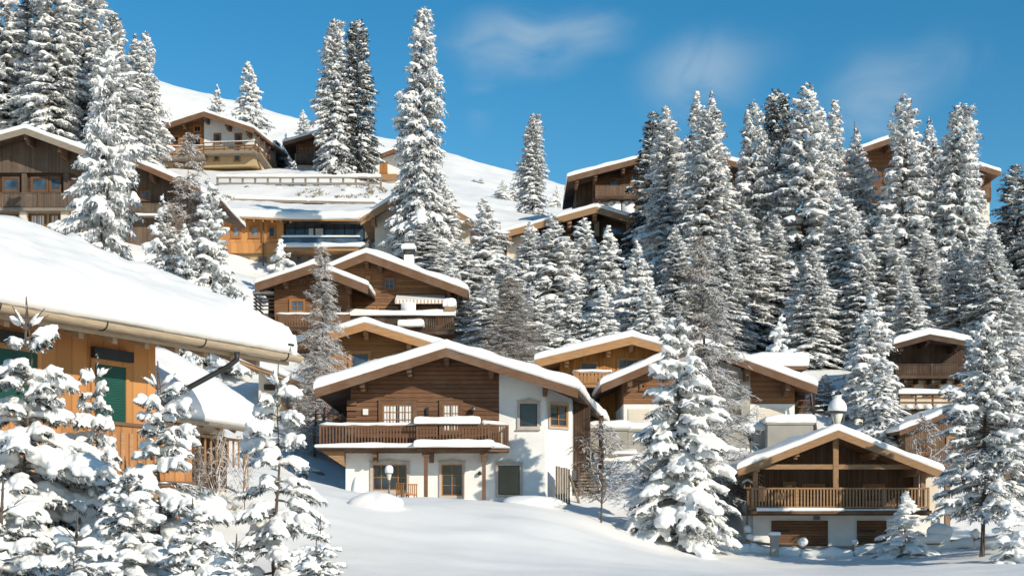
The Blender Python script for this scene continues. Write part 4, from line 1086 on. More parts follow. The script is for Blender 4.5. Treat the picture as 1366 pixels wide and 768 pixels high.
def grey_chalets():
    h = House('chalet', 'weathered grey-brown chalet with vertical boards and wide windows at the left edge', 'chalet', 33, 320, 120)
    h.gable((33,171), (-60,197), (115,201), -2.3, 14, .3, .45, 'timber_dark', 'timber_grey', bh=.5, seed=91)
    h.wall(-45, 100, 0, 11, 'board_grey_v', pb=230.3, under=True, name='wood_wall')
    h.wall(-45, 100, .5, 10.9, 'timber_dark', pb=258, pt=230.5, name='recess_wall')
    h.wall(-45, 100, .4, 10.8, 'plaster_tan', pb=330, pt=258.2, name='ground_floor_wall')
    h.purlin([-20, 33, 78], -2.3, 2.5, .28, .5, 'timber_brown')
    for a, b in ((3,27),(41,65),(66,82),(-30,-5)): h.window(a,b,236,256, .5, nx=1, pane='pane_blue', casing='timber_brown', cw=.14, frame='timber_brown')
    for p in (32, 88):
        m = MB(); x = h.q(p,0,.1)[0]; m.box(x-.2, x+.2, .1, .49, h.q(0,257,0)[1], h.q(0,230.5,0)[1]); m.build('post', 'board_grey_v', h.o)
    yb = -1.; xa, zt = h.q(-50, 257, yb); xb, zb = h.q(102, 277, yb)
    m = MB(); m.box(xa, xb, yb, .39, zb-.25, zb); b = m.build('balcony', 'timber_grey', h.o)
    h.railing([(xa, yb+.08), (xb, yb+.08), (xb, .3)], zt, zb, 'timber_brown', 3., .3, .1, 0, solid=True, board='board_grey_v', parent=b)
    for p in (31, 86):
        m = MB(); x = h.q(p,0,-.5)[0]; m.box(x-.28, x+.28, -.6, -.1, h.q(0,325,0)[1], zb-.253); m.build('pillar', 'plaster_cream', h.o)
    for a, b in ((0,24),(39,62),(66,80)): h.window(a,b,285,303, .4, nx=2, pane='pane_blue', casing='timber_brown', cw=.12, curtain=2)
    h = House('chalet', 'dark brown chalet with a long snow roof sloping right, beside the grey one', 'chalet', 190, 300, 127)
    h.gable((135,195), (60,222), (290,262), -2.2, 13, .3, .45, 'timber_dark', 'timber_brown', bh=.5, seed=93)
    h.wall(90, 252, 0, 10, 'board_grey_v', pb=330, under=True)
    h.purlin([150, 200, 245], -2.2, 2.4, .3, .4, 'timber_brown')
    h.window(185,202,253,268, nx=2, pane='pane_blue', casing='timber_brown', cw=.14)
    h.window(215,230,262,276, nx=1, pane='pane_dark', casing='timber_brown', cw=.14)
    yb = -1.; xa, zt = h.q(120, 271, yb); xb, zb = h.q(226, 284, yb); m = MB(); m.box(xa, xb, yb, -.004, zb-.25, zb); b = m.build('balcony', 'timber_grey', h.o)
    h.railing([(xa, yb+.08), (xb, yb+.08)], zt, zb, 'timber_brown', 3., .3, .1, 0, solid=True, board='board_grey_v', parent=b)
    h.ledge_snow(xa, xb, yb-.2, yb+.3, zb-.25, .2, b, 6)
grey_chalets()
# ================================================================== snow-laden spruces
def fuse(verts, faces, voxel, seed, amp, freq, name='snow'):
    """melts many overlapping lumps of snow into one continuous skin"""
    me = bpy.data.meshes.new('tmp'); k = faces.shape[1]
    me.vertices.add(len(verts)); me.vertices.foreach_set('co', verts.astype(np.float32).ravel())
    me.loops.add(faces.size); me.loops.foreach_set('vertex_index', faces.astype(np.int32).ravel())
    me.polygons.add(len(faces)); me.polygons.foreach_set('loop_start', np.arange(0, faces.size, k, dtype=np.int32)); me.polygons.foreach_set('loop_total', np.full(len(faces), k, dtype=np.int32))
    me.update(calc_edges=True)
    o = bpy.data.objects.new('tmp', me); col.objects.link(o)
    md = o.modifiers.new('r', 'REMESH'); md.mode = 'VOXEL'; md.voxel_size = voxel; md.use_smooth_shade = True
    sm = o.modifiers.new('s', 'SMOOTH'); sm.iterations = 2; sm.factor = .5
    dg = bpy.context.evaluated_depsgraph_get(); dg.update()
    ev = o.evaluated_get(dg); out = bpy.data.meshes.new_from_object(ev)
    bpy.data.objects.remove(o); bpy.data.meshes.remove(me)
    n = len(out.vertices); co = np.zeros(n*3, np.float32); out.vertices.foreach_get('co', co); co = co.reshape(-1, 3)
    no = np.zeros(n*3, np.float32); out.vertices.foreach_get('normal', no); no = no.reshape(-1, 3)
    d = fbm(co*freq + seed*3.1, 3, seed)[:, None]*amp
    co = co + no*d
    out.vertices.foreach_set('co', co.astype(np.float32).ravel()); out.name = name
    out.materials.clear(); out.materials.append(MATS['snow_bough'])
    out.polygons.foreach_set('use_smooth', np.ones(len(out.polygons), dtype=bool)); out.update()
    return out

_iv, _if = np.array(ICO[1][0]), np.array(ICO[1][1])
def lumps(C, A, B, Zr, D):
    """ellipsoids: centre C, radius along direction D = A, sideways B, thickness Zr"""
    C, A, B, Zr, D = map(np.asarray, (C, A, B, Zr, D))
    d = D/np.maximum(np.linalg.norm(D, axis=1, keepdims=True), 1e-6)
    sdv = np.cross(d, [0, 0, 1.]); sdv /= np.maximum(np.linalg.norm(sdv, axis=1, keepdims=True), 1e-6)
    up = np.cross(sdv, d)
    V = C[:, None] + _iv[None, :, 0:1]*(d*A[:, None])[:, None] + _iv[None, :, 1:2]*(sdv*B[:, None])[:, None] + _iv[None, :, 2:3]*(up*Zr[:, None])[:, None]
    n = len(C); Fc = _if[None] + (np.arange(n)*len(_iv))[:, None, None]
    return V.reshape(-1, 3), Fc.reshape(-1, 3)

def spruce(seed, H, Rad, step, nbr, voxel, cover=.85, w0=.16, wmin=.14, wmax=.42, nlen=.38, nwid=.10, nden=10, droop=.5, needle='needles_far',
           z0=.03, topstar=False, prof=.85, amp=.05, freq=3., flat=.52, lat=4, thin=0., twig=False):
    rg = random.Random(seed); rg_k = 14 + seed % 7; C, A, B, Zr, Dv = [], [], [], [], []
    NS, NE, NW = [], [], []
    T = MB(); bend = [(rg.uniform(-1, 1)*H*.006*k, rg.uniform(-1, 1)*H*.006*k) for k in range(6)]
    T.tube([(bend[k][0]*(k < 5), bend[k][1]*(k < 5), H*k/5*.995 - (.4 if k == 0 else 0)) for k in range(6)], [max(.012, H*.0125*(1-k/5*.98)) for k in range(6)], 7)
    BR = MB()
    def lump(p, a, b, z, d):
        C.append(p); A.append(a); B.append(b); Zr.append(z); Dv.append(d)
    def sprays(pts, dens, ln, sidefan=1.0):
        for (a, b) in zip(pts[:-1], pts[1:]):
            a, b = Vector(a), Vector(b); L = (b-a).length; n = max(1, int(L*dens + rg.random()))
            d = (b-a).normalized(); sv = d.cross(Vector((0, 0, 1))).normalized()
            for _ in range(n):
                t = rg.random(); p = a.lerp(b, t)
                dr = (d*rg.uniform(.2, 1.) + sv*rg.uniform(-1, 1)*sidefan + Vector((0, 0, -1))*rg.uniform(-.1, 1.0)).normalized()
                NS.append(p); NE.append(p + dr*ln*rg.uniform(.5, 1.25)); NW.append(nwid*rg.uniform(.6, 1.3))
    z = z0*H; base = 0; ph1, ph2, ph3 = (rg.uniform(0, 6.28) for _ in range(3)); w1, w2 = rg.uniform(.08, .2), rg.uniform(.08, .18)
    while z < (H-.62 if topstar else H*.985):
        t = z/H
        pr = (1-t)**prof * min(1, .72 + t*2.4)
        n = max(4, round(nbr*(.6 + .4*min(1, (1-t)*1.6)))); base += rg.uniform(.6, 1.5)
        for k in range(n):
            az = base + 2*math.pi*k/n + rg.uniform(-.3, .3)
            L = max(.12, Rad*pr*rg.choice((rg.uniform(.55, .85), rg.uniform(.8, 1.08), rg.uniform(.9, 1.18))))
            L *= 1 + w1*math.sin(az + ph1 + t*4) + w2*math.sin(t*rg_k + ph2 + .8*math.sin(az + ph3))
            e0 = -.10 + .75*t**2 + rg.uniform(-.10, .12); c = droop*(1-t*.75)*rg.uniform(.7, 1.25)
            ca, sa = math.cos(az), math.sin(az); zz = z + rg.uniform(-.4, .4)*step
            def at(s): return Vector((ca*L*s, sa*L*s, zz + L*(e0*s - c*s*s + .16*c*s**5)))
            pts = [at(s) for s in (0, .2, .4, .6, .8, 1.)]
            if twig: BR.tube(pts, [.022*L**.5*(1-.8*i/5) + .004 for i in range(6)], 5, cap=False)
            sprays(pts[1:], nden, nlen*min(1, .35+L*.4))
            on = rg.random() < cover*(1 if t < .9 else .9)
            wd = min(wmax, max(wmin, w0*L**.75))*rg.choice((rg.uniform(.5, .8), rg.uniform(.8, 1.15), rg.uniform(1.05, 1.4)))
            if on:
                s = rg.uniform(.18, .35)
                while s < 1.03:
                    p = at(s); q = at(min(1.1, s+.1)) - p; f = .55 + .6*math.sin(min(1, s)*2.6)
                    if rg.random() > thin:
                        r = wd*f*rg.uniform(.55, 1.35)
                        lump(p + Vector((rg.uniform(-.2,.2)*r, rg.uniform(-.2,.2)*r, r*flat*.55)), r*1.25, r*rg.uniform(.8, 1.1), max(voxel*.9, r*flat*rg.uniform(.8, 1.2)), q)
                    s += max(.05, wd*.85/L)
            # side twigs: a fan of hanging fingers
            for j in range(lat):
                s = rg.uniform(.25, .97)
                for sgn in (-1, 1):
                    if rg.random() < .12: continue
                    l = L*(.44 - .26*s)*rg.uniform(.7, 1.2) + .05
                    a2 = az + sgn*rg.uniform(.55, 1.05); p = at(s)
                    def at2(u): return p + Vector((math.cos(a2)*l*u, math.sin(a2)*l*u, l*(-.15*u - .55*droop*1.3*u*u)))
                    q2 = [at2(u) for u in (0, .5, 1.)]
                    if twig: BR.tube(q2, [.012*L**.5, .008, .004], 4, cap=False)
                    sprays(q2, nden, nlen*.7*min(1, .35+L*.4))
                    if on and rg.random() < cover:
                        u = .3
                        while u < 1.05:
                            p2 = at2(u); r = wd*.62*rg.uniform(.6, 1.15)*(1.1-.4*u)
                            if rg.random() > thin*1.3: lump(p2 + Vector((0, 0, r*flat*.5)), r*1.35, r*.78, max(voxel*.9, r*flat*.95), at2(u+.1)-p2)
                            u += max(.22, r*1.1/l)
        z += step*rg.uniform(.8, 1.2)*(.45 + .55*(1-t)**.5 if not topstar else .75+.35*(1-t))
    # leader
    top = Vector((0, 0, H))
    if not topstar: lump(top + Vector((0,0,-.25)), wmin*.55, wmin*.55, .28, (1, 0, .01))
    sprays([top - Vector((.01, 0, .7)), top], nden*(.3 if topstar else 2), nlen*(.25 if topstar else .5))
    if topstar:
        BR.tube([(0,0,H-.8), (0,0,H)], [.02, .010], 5)
        for k in range(5):
            a = base + k*1.257 + rg.uniform(-.2, .2); l = rg.uniform(.26, .42)
            q = [Vector((math.cos(a)*l*u, math.sin(a)*l*u, H - .55 + l*.8*u)) for u in (0, .5, 1)]
            BR.tube(q, [.014, .011, .006], 5)
            lump(q[1] + Vector((0,0,.03)), l*.5, .04, .05, q[2]-q[0])
    NS, NE, NW = np.array(NS), np.array(NE), np.array(NW)
    d = NE - NS; s = np.cross(d, np.array([rg.uniform(-.3,.3), rg.uniform(-.3,.3), 1.])); s /= np.maximum(np.linalg.norm(s, axis=1, keepdims=True), 1e-6)
    m = NS + d*.45; n = len(NS)
    lift = np.cross(d, s); lift /= np.maximum(np.linalg.norm(lift, axis=1, keepdims=True), 1e-6)
    V = np.stack([NS, m + s*NW[:, None]*.5 + lift*NW[:, None]*.15, NE, m - s*NW[:, None]*.5 + lift*NW[:, None]*.15], 1).reshape(-1, 3)
    Fc = np.arange(n*4).reshape(-1, 4)
    crown = np_mesh('crown', V, Fc, [needle])
    v, f = lumps(C, A, B, Zr, Dv); v = v + 0
    snow = fuse(v, f, voxel, seed, amp, freq)
    tm = bpy.data.meshes.new('trunk'); src = T
    tm.from_pydata(T.v + BR.v, [], T.f + [tuple(i+len(T.v) for i in ff) for ff in BR.f]); tm.materials.append(MATS['bark']); tm.update()
    return dict(trunk=tm, crown=crown, snow=snow, H=H, R=Rad)

def larch(seed, H, Rad, nwh=34, nbr=5, tw=12, rad=.016, mat='twig_frost', up=.1, z0=.06, sub=True):
    rg = random.Random(seed); T = MB(); B = MB()
    T.tube([(rg.uniform(-.02,.02)*H*.3*(0<k<6), rg.uniform(-.02,.02)*H*.3*(0<k<6), H*k/6 - (.4 if k == 0 else 0)) for k in range(7)], [max(.012, H*.011*(1-k/6)) for k in range(7)], 6)
    for i in range(nwh):
        t = z0 + (1-z0)*(i+rg.random())/nwh; z = t*H
        for k in range(nbr):
            az = rg.uniform(0, 6.283); L = Rad*(1-t)**.75*rg.uniform(.6, 1.15) + .15
            e = up + rg.uniform(-.45, .45); c = rg.uniform(.1, .7); az2 = rg.uniform(-.6, .6)
            at = lambda s: Vector((math.cos(az+az2*s)*L*s, math.sin(az+az2*s)*L*s, z + L*(e*s - c*s*s + .30*s**4)))
            B.tube([at(s) for s in (0, .3, .6, .85, 1)], [rad*1.5*(1-.7*s) for s in (0,.3,.6,.85,1)], 3, cap=False)
            for j in range(tw):
                s = rg.uniform(.15, 1); l = rg.uniform(.25, .7)*min(1, .4+L*.3); p = at(s); a2 = az + rg.choice((-1, 1))*rg.uniform(.3, 1.2)
                e2 = Vector((math.cos(a2)*l, math.sin(a2)*l, -l*rg.uniform(-.1, .7)))
                B.tube([p, p+e2*.55+Vector((0,0,.03)), p+e2], [rad*.8, rad*.75, rad*.4], 3, cap=False)
                if sub:
                    for q in range(3):
                        u = rg.uniform(.2, .9); p2 = p+e2*u; e3 = Vector((rg.uniform(-1,1), rg.uniform(-1,1), rg.uniform(-.9,.4)))*l*.4
                        B.tube([p2, p2+e3], [rad*.65, rad*.35], 3, cap=False)
    def mk(mb, name, mat=mat):
        me = bpy.data.meshes.new(name); me.from_pydata(mb.v, [], mb.f); me.materials.append(MATS[mat]); me.update(); return me
    return dict(trunk=mk(T, 'trunk', 'bark'), crown=mk(B, 'crown'), H=H, R=Rad)

FOREST = [spruce(100+i, 25, 3.2+.25*(i % 3), .60, 7, .092, cover=[.86,.80,.90,.84,.76,.92][i], w0=.14, wmin=.115, wmax=.36, nlen=.55, nwid=.13, nden=11, droop=[.55,.62,.5,.7,.58,.48][i], prof=[.66,.74,.60,.70,.78,.64][i], amp=.06, freq=3., lat=7, thin=.08) for i in range(6)]
_col = dict(cover=.85, w0=.14, wmin=.115, wmax=.34, nlen=.52, nwid=.13, nden=12, droop=.55, prof=.42, amp=.06, freq=3., lat=7, thin=.08)
COLUMN = [spruce(140+i, 25, 3.0, .56, 8, .092, **_col) for i in range(2)]
DARK = [spruce(130+i, 25, 3.2, .62, 8, .115, cover=.72, w0=.13, wmin=.14, wmax=.34, nlen=.6, nwid=.17, nden=10, droop=.55, prof=.6, amp=.07, freq=2., lat=4, thin=.3, needle='needles_dark_shade') if i else spruce(130, 25, 3.0, .58, 8, .11, cover=.75, w0=.12, wmin=.13, wmax=.3, nlen=.55, nwid=.14, nden=13, droop=.55, prof=.42, amp=.06, freq=2.4, lat=5, thin=.3, needle='needles_dark_shade') for i in range(2)]  # darker spruces, shade painted into their needles
MID = [spruce(160+i, 11, 2.3, .46, 7, .07, cover=.90, w0=.16, wmin=.10, wmax=.36, nlen=.40, nwid=.09, nden=15, droop=.5, prof=[.75,.82,.66,.78][i], amp=.05, freq=3., lat=7, thin=.08) for i in range(4)]
BUSHY = [spruce(171, 16, 4.2, .5, 8, .10, cover=.86, w0=.125, wmin=.13, wmax=.36, nlen=.5, nwid=.13, nden=11, droop=.42, prof=.72, amp=.06, freq=2.4, lat=6, thin=.1)]
SMALL = [spruce(190+i, 4, 1.3, .34, 6, .06, cover=.95, w0=.20, wmin=.10, wmax=.30, nlen=.26, nwid=.07, nden=14, droop=.5, amp=.04, freq=3., lat=4) for i in range(2)]
HERO = [spruce(210, 11.2, 2.7, .50, 7, .06, cover=.93, w0=.20, wmin=.12, wmax=.50, nlen=.36, nwid=.05, nden=34, droop=.50, prof=.66, amp=.06, freq=2.6, lat=6, needle='needles_near', twig=True, thin=.05),
        spruce(211, 10.4, 2.35, .40, 8, .05, cover=.90, w0=.12, wmin=.09, wmax=.24, nlen=.28, nwid=.045, nden=40, droop=.35, prof=.55, amp=.05, freq=4., lat=7, z0=.22, needle='needles_near', twig=True, thin=.16)]
YOUNG = [spruce(230+i, 5.0, 1.55, .47 if i == 3 else .39, 5 if i == 3 else 7, .027, cover=.97, w0=.165, wmin=.07, wmax=.27, nlen=.22, nwid=.022, nden=130, droop=[.38,.45,.34,.42][i], prof=.72, amp=.035, freq=6., lat=8, needle='needles_near', topstar=True, twig=True, flat=.66) for i in range(4)]
LARCH = [larch(260, 12, 2.2, 52, 6, 15), larch(261, 10, 1.7, 34, 5, 12)]
BARE = [larch(262, 4.2, 1.9, 12, 4, 9, .016, 'twig_bare', .75, .12), larch(263, 2.6, 1.0, 9, 4, 4, .012, 'twig_frost', 1.7, .04)]

def plant(pool, k, px, top, D, hw, label, name='spruce_tree', cat='spruce', group=None, rz=0., base=None, part=('trunk', 'crown', 'snow')):
    """a tree on the ground at column px, distance D, reaching pixel row top, half as wide as hw pixels"""
    pr = pool[k % len(pool)]; g0 = gp(px, D)
    if base is not None: g0.z = P(px, base, D).z
    H = P(px, top, D).z - g0.z + .05; sz = H/pr['H']; sx = hw*D/F/pr['R']*(1.45 if px < 215 and pool in (FOREST, DARK, COLUMN) else 1.36 if pool in (FOREST, DARK, COLUMN) and px > 860 else 1.18 if pool in (FOREST, DARK, COLUMN) else 1.25 if pool in (MID, SMALL) and D > 90 else 1.14 if pool is YOUNG else 1.12)
    if sz < .8*sx and D < 60:      # half buried in the drift
        g0.z -= (.8*sx - sz)*pr['H']; sz = .8*sx
    r = empty(name, g0, rz, label, cat, group); r.rotation_euler[0] = R(1.6)*math.sin(px*1.7); r.rotation_euler[1] = R(1.8)*math.sin(px*2.9+1)
    r.scale = (sx, sx, sz)
    for p in part:
        if p in pr: obj(p, pr[p], r)
    return r
SPL = [  # pool, variant, column, top row, distance, half width, turn, label
 (FOREST,0,8,-40,158,44,.3,'snowy spruce cut by the left edge, behind the grey-brown chalet'),
 (DARK,0,42,-8,166,34,1.,'dark shade-painted spruce in the gap between the left-hand giants'),
 (COLUMN,0,72,-70,154,36,2.,'towering snowy spruce rising out of the picture above the grey-brown chalet roof'),
 (FOREST,2,112,-60,160,46,.7,'towering snowy spruce whose tip leaves the picture, right of the dark shade-painted one'),
 (COLUMN,1,150,20,152,30,4.,'frosted spruce with a blunt crown, third from the sky on the left grove'),
 (FOREST,4,176,46,158,34,5.,'slim spruce behind the outermost tree of the left grove'),
 (FOREST,5,196,44,163,26,1.4,'outermost spruce of the left grove, bordering the blue sky'),
 (BUSHY,0,134,62,106,66,2.2,'huge bushy spruce in front of the left chalets with snow-loaded arms'),
 (MID,1,222,262,101,42,.4,'snowy spruce just above the ochre house roof, left of the bare larch'),
 (MID,2,286,240,100,46,3.3,'snowy spruce right of the bare larch, in front of the orange hotel'),
 (MID,3,250,300,99,34,1.9,'low spruce filling the foot of the bare larch above the ochre roof'),
 (SMALL,0,373,318,118,24,.5,'little white spruce in front of the hotel balcony'),
 (MID,1,290,113,205,20,.2,'snowy spruce standing directly behind the ridge of the highest chalet'),
 (MID,2,335,83,208,27,1.2,'spiky tall spruce behind the right end of the highest chalet'),
 (MID,3,405,147,212,18,2.2,'small spruce on the skyline left of the twin spruces'),
 (DARK,1,367,188,203,17,3.2,'shade-painted bluish spruce beside the right eave of the highest chalet'),
 (COLUMN,0,449,24,187,26,2.6,'left and sunlit one of the twin tall spruces'),
 (DARK,0,478,24,188,28,4.4,'right one of the twin tall spruces, blue shade painted into its needles'),
 (COLUMN,1,555,8,133,36,1.1,'tallest free-standing spruce against the sky, right of the twins'),
 (MID,0,538,226,150,32,2.,'snowy spruce at the foot of the tallest free-standing spruce'),
 (MID,1,520,286,146,26,1.,'low spruce beside the hotel roof end'),
 (MID,3,592,238,133,34,2.9,'slender spruce in front of the half hidden chalet, right of the tallest spruce'),
 (MID,2,567,292,130,36,3.7,'bushy spruce under the half hidden chalet, above the double-gabled roof'),
 (MID,0,646,263,121,42,.9,'pointed spruce in mid slope, right of the double-gabled chalet roof'),
 (MID,2,618,322,118,38,5.1,'white spruce touching the right eave of the double-gabled chalet'),
 (MID,1,676,342,112,44,4.2,'broad white spruce behind the frosted larch of the mid slope'),
 (MID,3,706,296,126,30,2.3,'dark-sided spruce hiding the left end of the broad lodge'),
 (MID,0,739,284,117,46,1.7,'snow-crusted spruce in front of the broad lodge, tallest of its row'),
 (MID,2,781,292,119,36,.1,'spruce under the middle of the broad lodge windows'),
 (MID,3,811,301,117,34,3.,'thin-tipped spruce in front of the broad lodge, between two fuller ones'),
 (MID,1,845,321,112,38,5.6,'white spruce with clear outline at the left foot of the tall forest'),
 (COLUMN,0,711,150,182,20,2.0,'lone white spruce on the bare hillside left of the tall dark chalet'),
 (DARK,1,875,148,141,38,.6,'shade-painted spruce at the left end of the tall forest, beside the tall dark chalet'),
 (FOREST,0,897,141,132,42,1.9,'sunlit spruce second from the left end of the tall forest'),
 (FOREST,3,927,124,142,34,3.4,'spruce tip behind the left group of the tall forest'),
 (COLUMN,1,938,146,126,38,4.8,'broad front spruce of the tall forest above the amber chalet'),
 (FOREST,4,955,122,144,34,5.5,'pointed spruce at the back of the tall forest, left of the gap'),
 (FOREST,2,1008,131,128,38,.8,'narrow spruce right of the gap in the tall forest'),
 (DARK,0,1040,119,143,36,2.4,'dark pointed spruce behind the highest tip of the tall forest'),
 (FOREST,5,1069,113,127,52,1.3,'highest-reaching spruce in the middle of the tall forest'),
 (FOREST,0,1098,142,135,38,4.1,'spruce with twin neighbour, right of the highest of the tall forest'),
 (FOREST,3,1114,136,138,36,5.,'right one of two close spruce tips near the chalet mast'),
 (FOREST,1,1152,170,129,42,.2,'shorter spruce below the mast of the high brown chalet'),
 (FOREST,5,1207,130,125,46,3.9,'tall spruce in front of the high brown chalet roof ridge'),
 (FOREST,4,1248,158,134,36,2.8,'thin spruce tip between the two tallest of the right end'),
 (COLUMN,0,1273,140,124,36,1.6,'tall spruce in front of the right roof slope of the high brown chalet'),
 (FOREST,0,1302,190,127,27,4.6,'outer spruce below the right eave of the high brown chalet'),
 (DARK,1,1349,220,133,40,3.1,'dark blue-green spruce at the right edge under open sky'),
 (FOREST,3,1385,250,130,38,2.1,'spruce cut by the right edge behind the dark one'),
 (FOREST,5,985,275,118,44,2.7,'snowy spruce filling the gap of the tall forest, above the apartment house'),
 (FOREST,1,905,300,116,36,.9,'lower spruce in the shade at the left foot of the tall forest'),
 (FOREST,2,1125,262,117,48,5.3,'full snowy spruce in the lower row above the apartment house dormer'),
 (FOREST,3,1180,290,113,46,.5,'drooping spruce in the lower row above the dark chalet, to its left'),
 (FOREST,0,1235,300,117,44,3.6,'spruce directly above the ridge of the dark chalet'),
 (FOREST,4,1325,300,110,46,1.,'full spruce in the lower row above the big right-hand spruce'),
 (SMALL,1,1040,420,105,22,.4,'little white spruce shining before the dark foot of the forest'),
 (MID,0,1158,388,93,42,2.2,'snow-covered spruce between the apartment house and the dark chalet'),
 (MID,2,1176,476,89,34,1.1,'shorter spruce leaning against the cottage roof, behind the right cabin'),
 (MID,3,1100,500,95,26,4.,'low spruce behind the downpipe corner of the apartment house'),
 (MID,3,604,352,112,34,.7,'low white spruce directly right of the double-gabled chalet'),
 (MID,1,652,372,109,34,2.4,'round white spruce low in the mid slope, left of the tangled larch'),
 (MID,0,712,384,107,34,5.8,'white spruce right of the tangled larch, over the amber roof end'),
 (MID,2,762,372,108,32,1.9,'spruce low in the mid slope above the amber chalet ridge'),
 (MID,3,806,380,107,30,3.9,'spruce above the amber chalet gable, right of the taller row'),
 (MID,2,868,372,108,34,.2,'shaded lower spruce at the foot of the tall forest, above the amber ridge'),
 (FOREST,4,962,300,115,34,1.2,'slim spruce in the second row of the tall forest, behind the bare larch'),
 (FOREST,0,1030,288,119,38,3.3,'spruce behind the little shining white one'),
 (FOREST,5,1078,330,111,38,2.9,'bushy low spruce over the apartment house dormer'),
 (FOREST,2,1148,322,112,36,4.4,'low forest spruce left of the drooping one'),
 (FOREST,1,1278,318,112,38,5.9,'low forest spruce over the right roof side of the dark chalet'),
 (FOREST,3,1212,356,108,30,.1,'shortest spruce of the lower row, over the left roof side of the dark chalet'),
 (HERO,0,903,418,68,76,.6,'big snow-laden spruce in the middle front, between the two lower buildings'),
 (HERO,1,1310,424,61,72,2.1,'big spruce with visible trunk at the right, covered in small snow clumps'),
 (HERO,1,1378,468,64,60,4.,'spruce cut by the right edge next to the big one with visible trunk'),
 (SMALL,0,1208,655,66,38,2.,'small round spruce in front of the right cabin garage door'),
 (SMALL,1,1352,668,58,40,1.2,'small snowy spruce low at the right edge of the field'),
 (YOUNG,0,28,398,24.5,116,.3,'young spruce at the far left front, with a long bare leader shoot'),
 (YOUNG,1,119,474,25.5,72,1.4,'young spruce before the green shutter, its tip a fat snow plug'),
 (YOUNG,2,214,486,23.,94,2.2,'young spruce before the balcony of the ochre house, with forked tip'),
 (YOUNG,3,364,484,26.,84,.9,'young open-branched spruce standing alone left of the middle chalet'),
 (YOUNG,1,-12,640,19.,150,4.4,'heavy snow-buried spruce in the lower left corner'),
 (YOUNG,0,424,692,19.5,62,3.1,'stubby snow-capped spruce at the bottom, right of the lone young one'),
 (YOUNG,2,318,716,19.,70,5.2,'snow-smothered low spruce at the bottom edge below the lone young one'),
 (YOUNG,1,262,668,20.5,70,2.6,'low snow-heaped spruce between the balcony spruce and the lone young one'),
 (YOUNG,0,168,612,21.,80,4.9,'broad snow-heaped spruce in the front row below the green shutter'),
 (YOUNG,3,100,690,18.5,110,1.9,'low wide spruce boughs under thick snow at the bottom left'),
]
for i, (pool, k, px, top, D, hw, rz, lab) in enumerate(SPL):
    nm = 'young_spruce' if pool is YOUNG else 'spruce_tree'
    gr = 'young spruces in the foreground' if pool is YOUNG else ('spruces of the tall right forest' if pool in (FOREST, DARK, COLUMN) and px > 860 else None)
    if gr is None and pool in (FOREST, DARK, COLUMN) and px < 210: gr = 'spruces of the left grove'
    if gr is None and pool is MID and 500 < px < 860: gr = 'spruces of the middle slope'
    plant(pool, k, px, top, D, hw, lab, nm, 'spruce', gr, rz)
# two spruces on the right beyond the frame: their shade dapples the cabin
for (x, y, H) in ((39, 58, 13),):
    r = empty('spruce_tree', (x, y, gz(x, y)), 1.1*x, 'tall spruce out in the field to the right of the cabin', 'spruce', None)
    pr = MID[int(y) % 4]; r.scale = (1.0, 1.0, H/pr['H'])
    for p in ('trunk', 'crown', 'snow'): obj(p, pr[p], r)
plant(LARCH,0,432,330,88,40,'thin frosted larch between the ochre house and the middle chalet','larch_tree','larch',base=590)
plant(LARCH,1,243,176,101,46,'bare frosted larch rising over the ochre house roof','larch_tree','larch')
plant(LARCH,0,684,372,104,48,'frosted larch with fine tangled twigs above the middle chalet ridge','larch_tree','larch')
plant(LARCH,0,948,318,75,70,'tall bare larch directly behind the big middle spruce','larch_tree','larch')
plant(LARCH,1,420,470,84,36,'small frosted larch beside the left eave of the middle chalet','larch_tree','larch')
plant(BARE,0,802,566,67,60,'small bare dark tree right of the middle chalet','bare_tree','bare tree')
plant(BARE,0,1236,556,80,42,'thin bare tree in front of the brown cottage','bare_tree','bare tree')
plant(BARE,1,288,588,50,24,'frosted upright shrub beside the ochre balcony','shrub','shrub')
plant(BARE,1,326,592,52.5,26,'frosted bushy shrub under the shed eave','shrub','shrub')
plant(BARE,1,264,606,51,13,'small frosted shrub against the shed wall','shrub','shrub')
for (px, top, D, hw, lab) in ((632,240,262,5,'tiny lone spruce on the hillside, left of its pair'), (642,238,262,5,'tiny lone spruce on the hillside, right of its pair'),
    (671,240,232,12,'small frosted spruce on the hillside left of the lone white one'), (686,236,234,11,'small spruce right beside the frosted one on the hillside'),
    (700,262,228,9,'little spruce just left of the foot of the lone white one'), (743,248,228,9,'little spruce on the hillside right of the lone white one'),
    (228,140,250,8,'small tree on the white slope above the left end of the highest chalet'), (220,150,252,6,'smaller tree on the white slope left of its taller neighbour'),
    (568,228,220,12,'small spruce on the hill close right of the tallest one'), (382,172,216,9,'tiny spruce on the skyline left of the hut-like chalet')):
    plant(SMALL, int(px) % 2, px, top, D, hw, lab, 'spruce_tree', 'spruce', 'little spruces on the hill', px*.1)
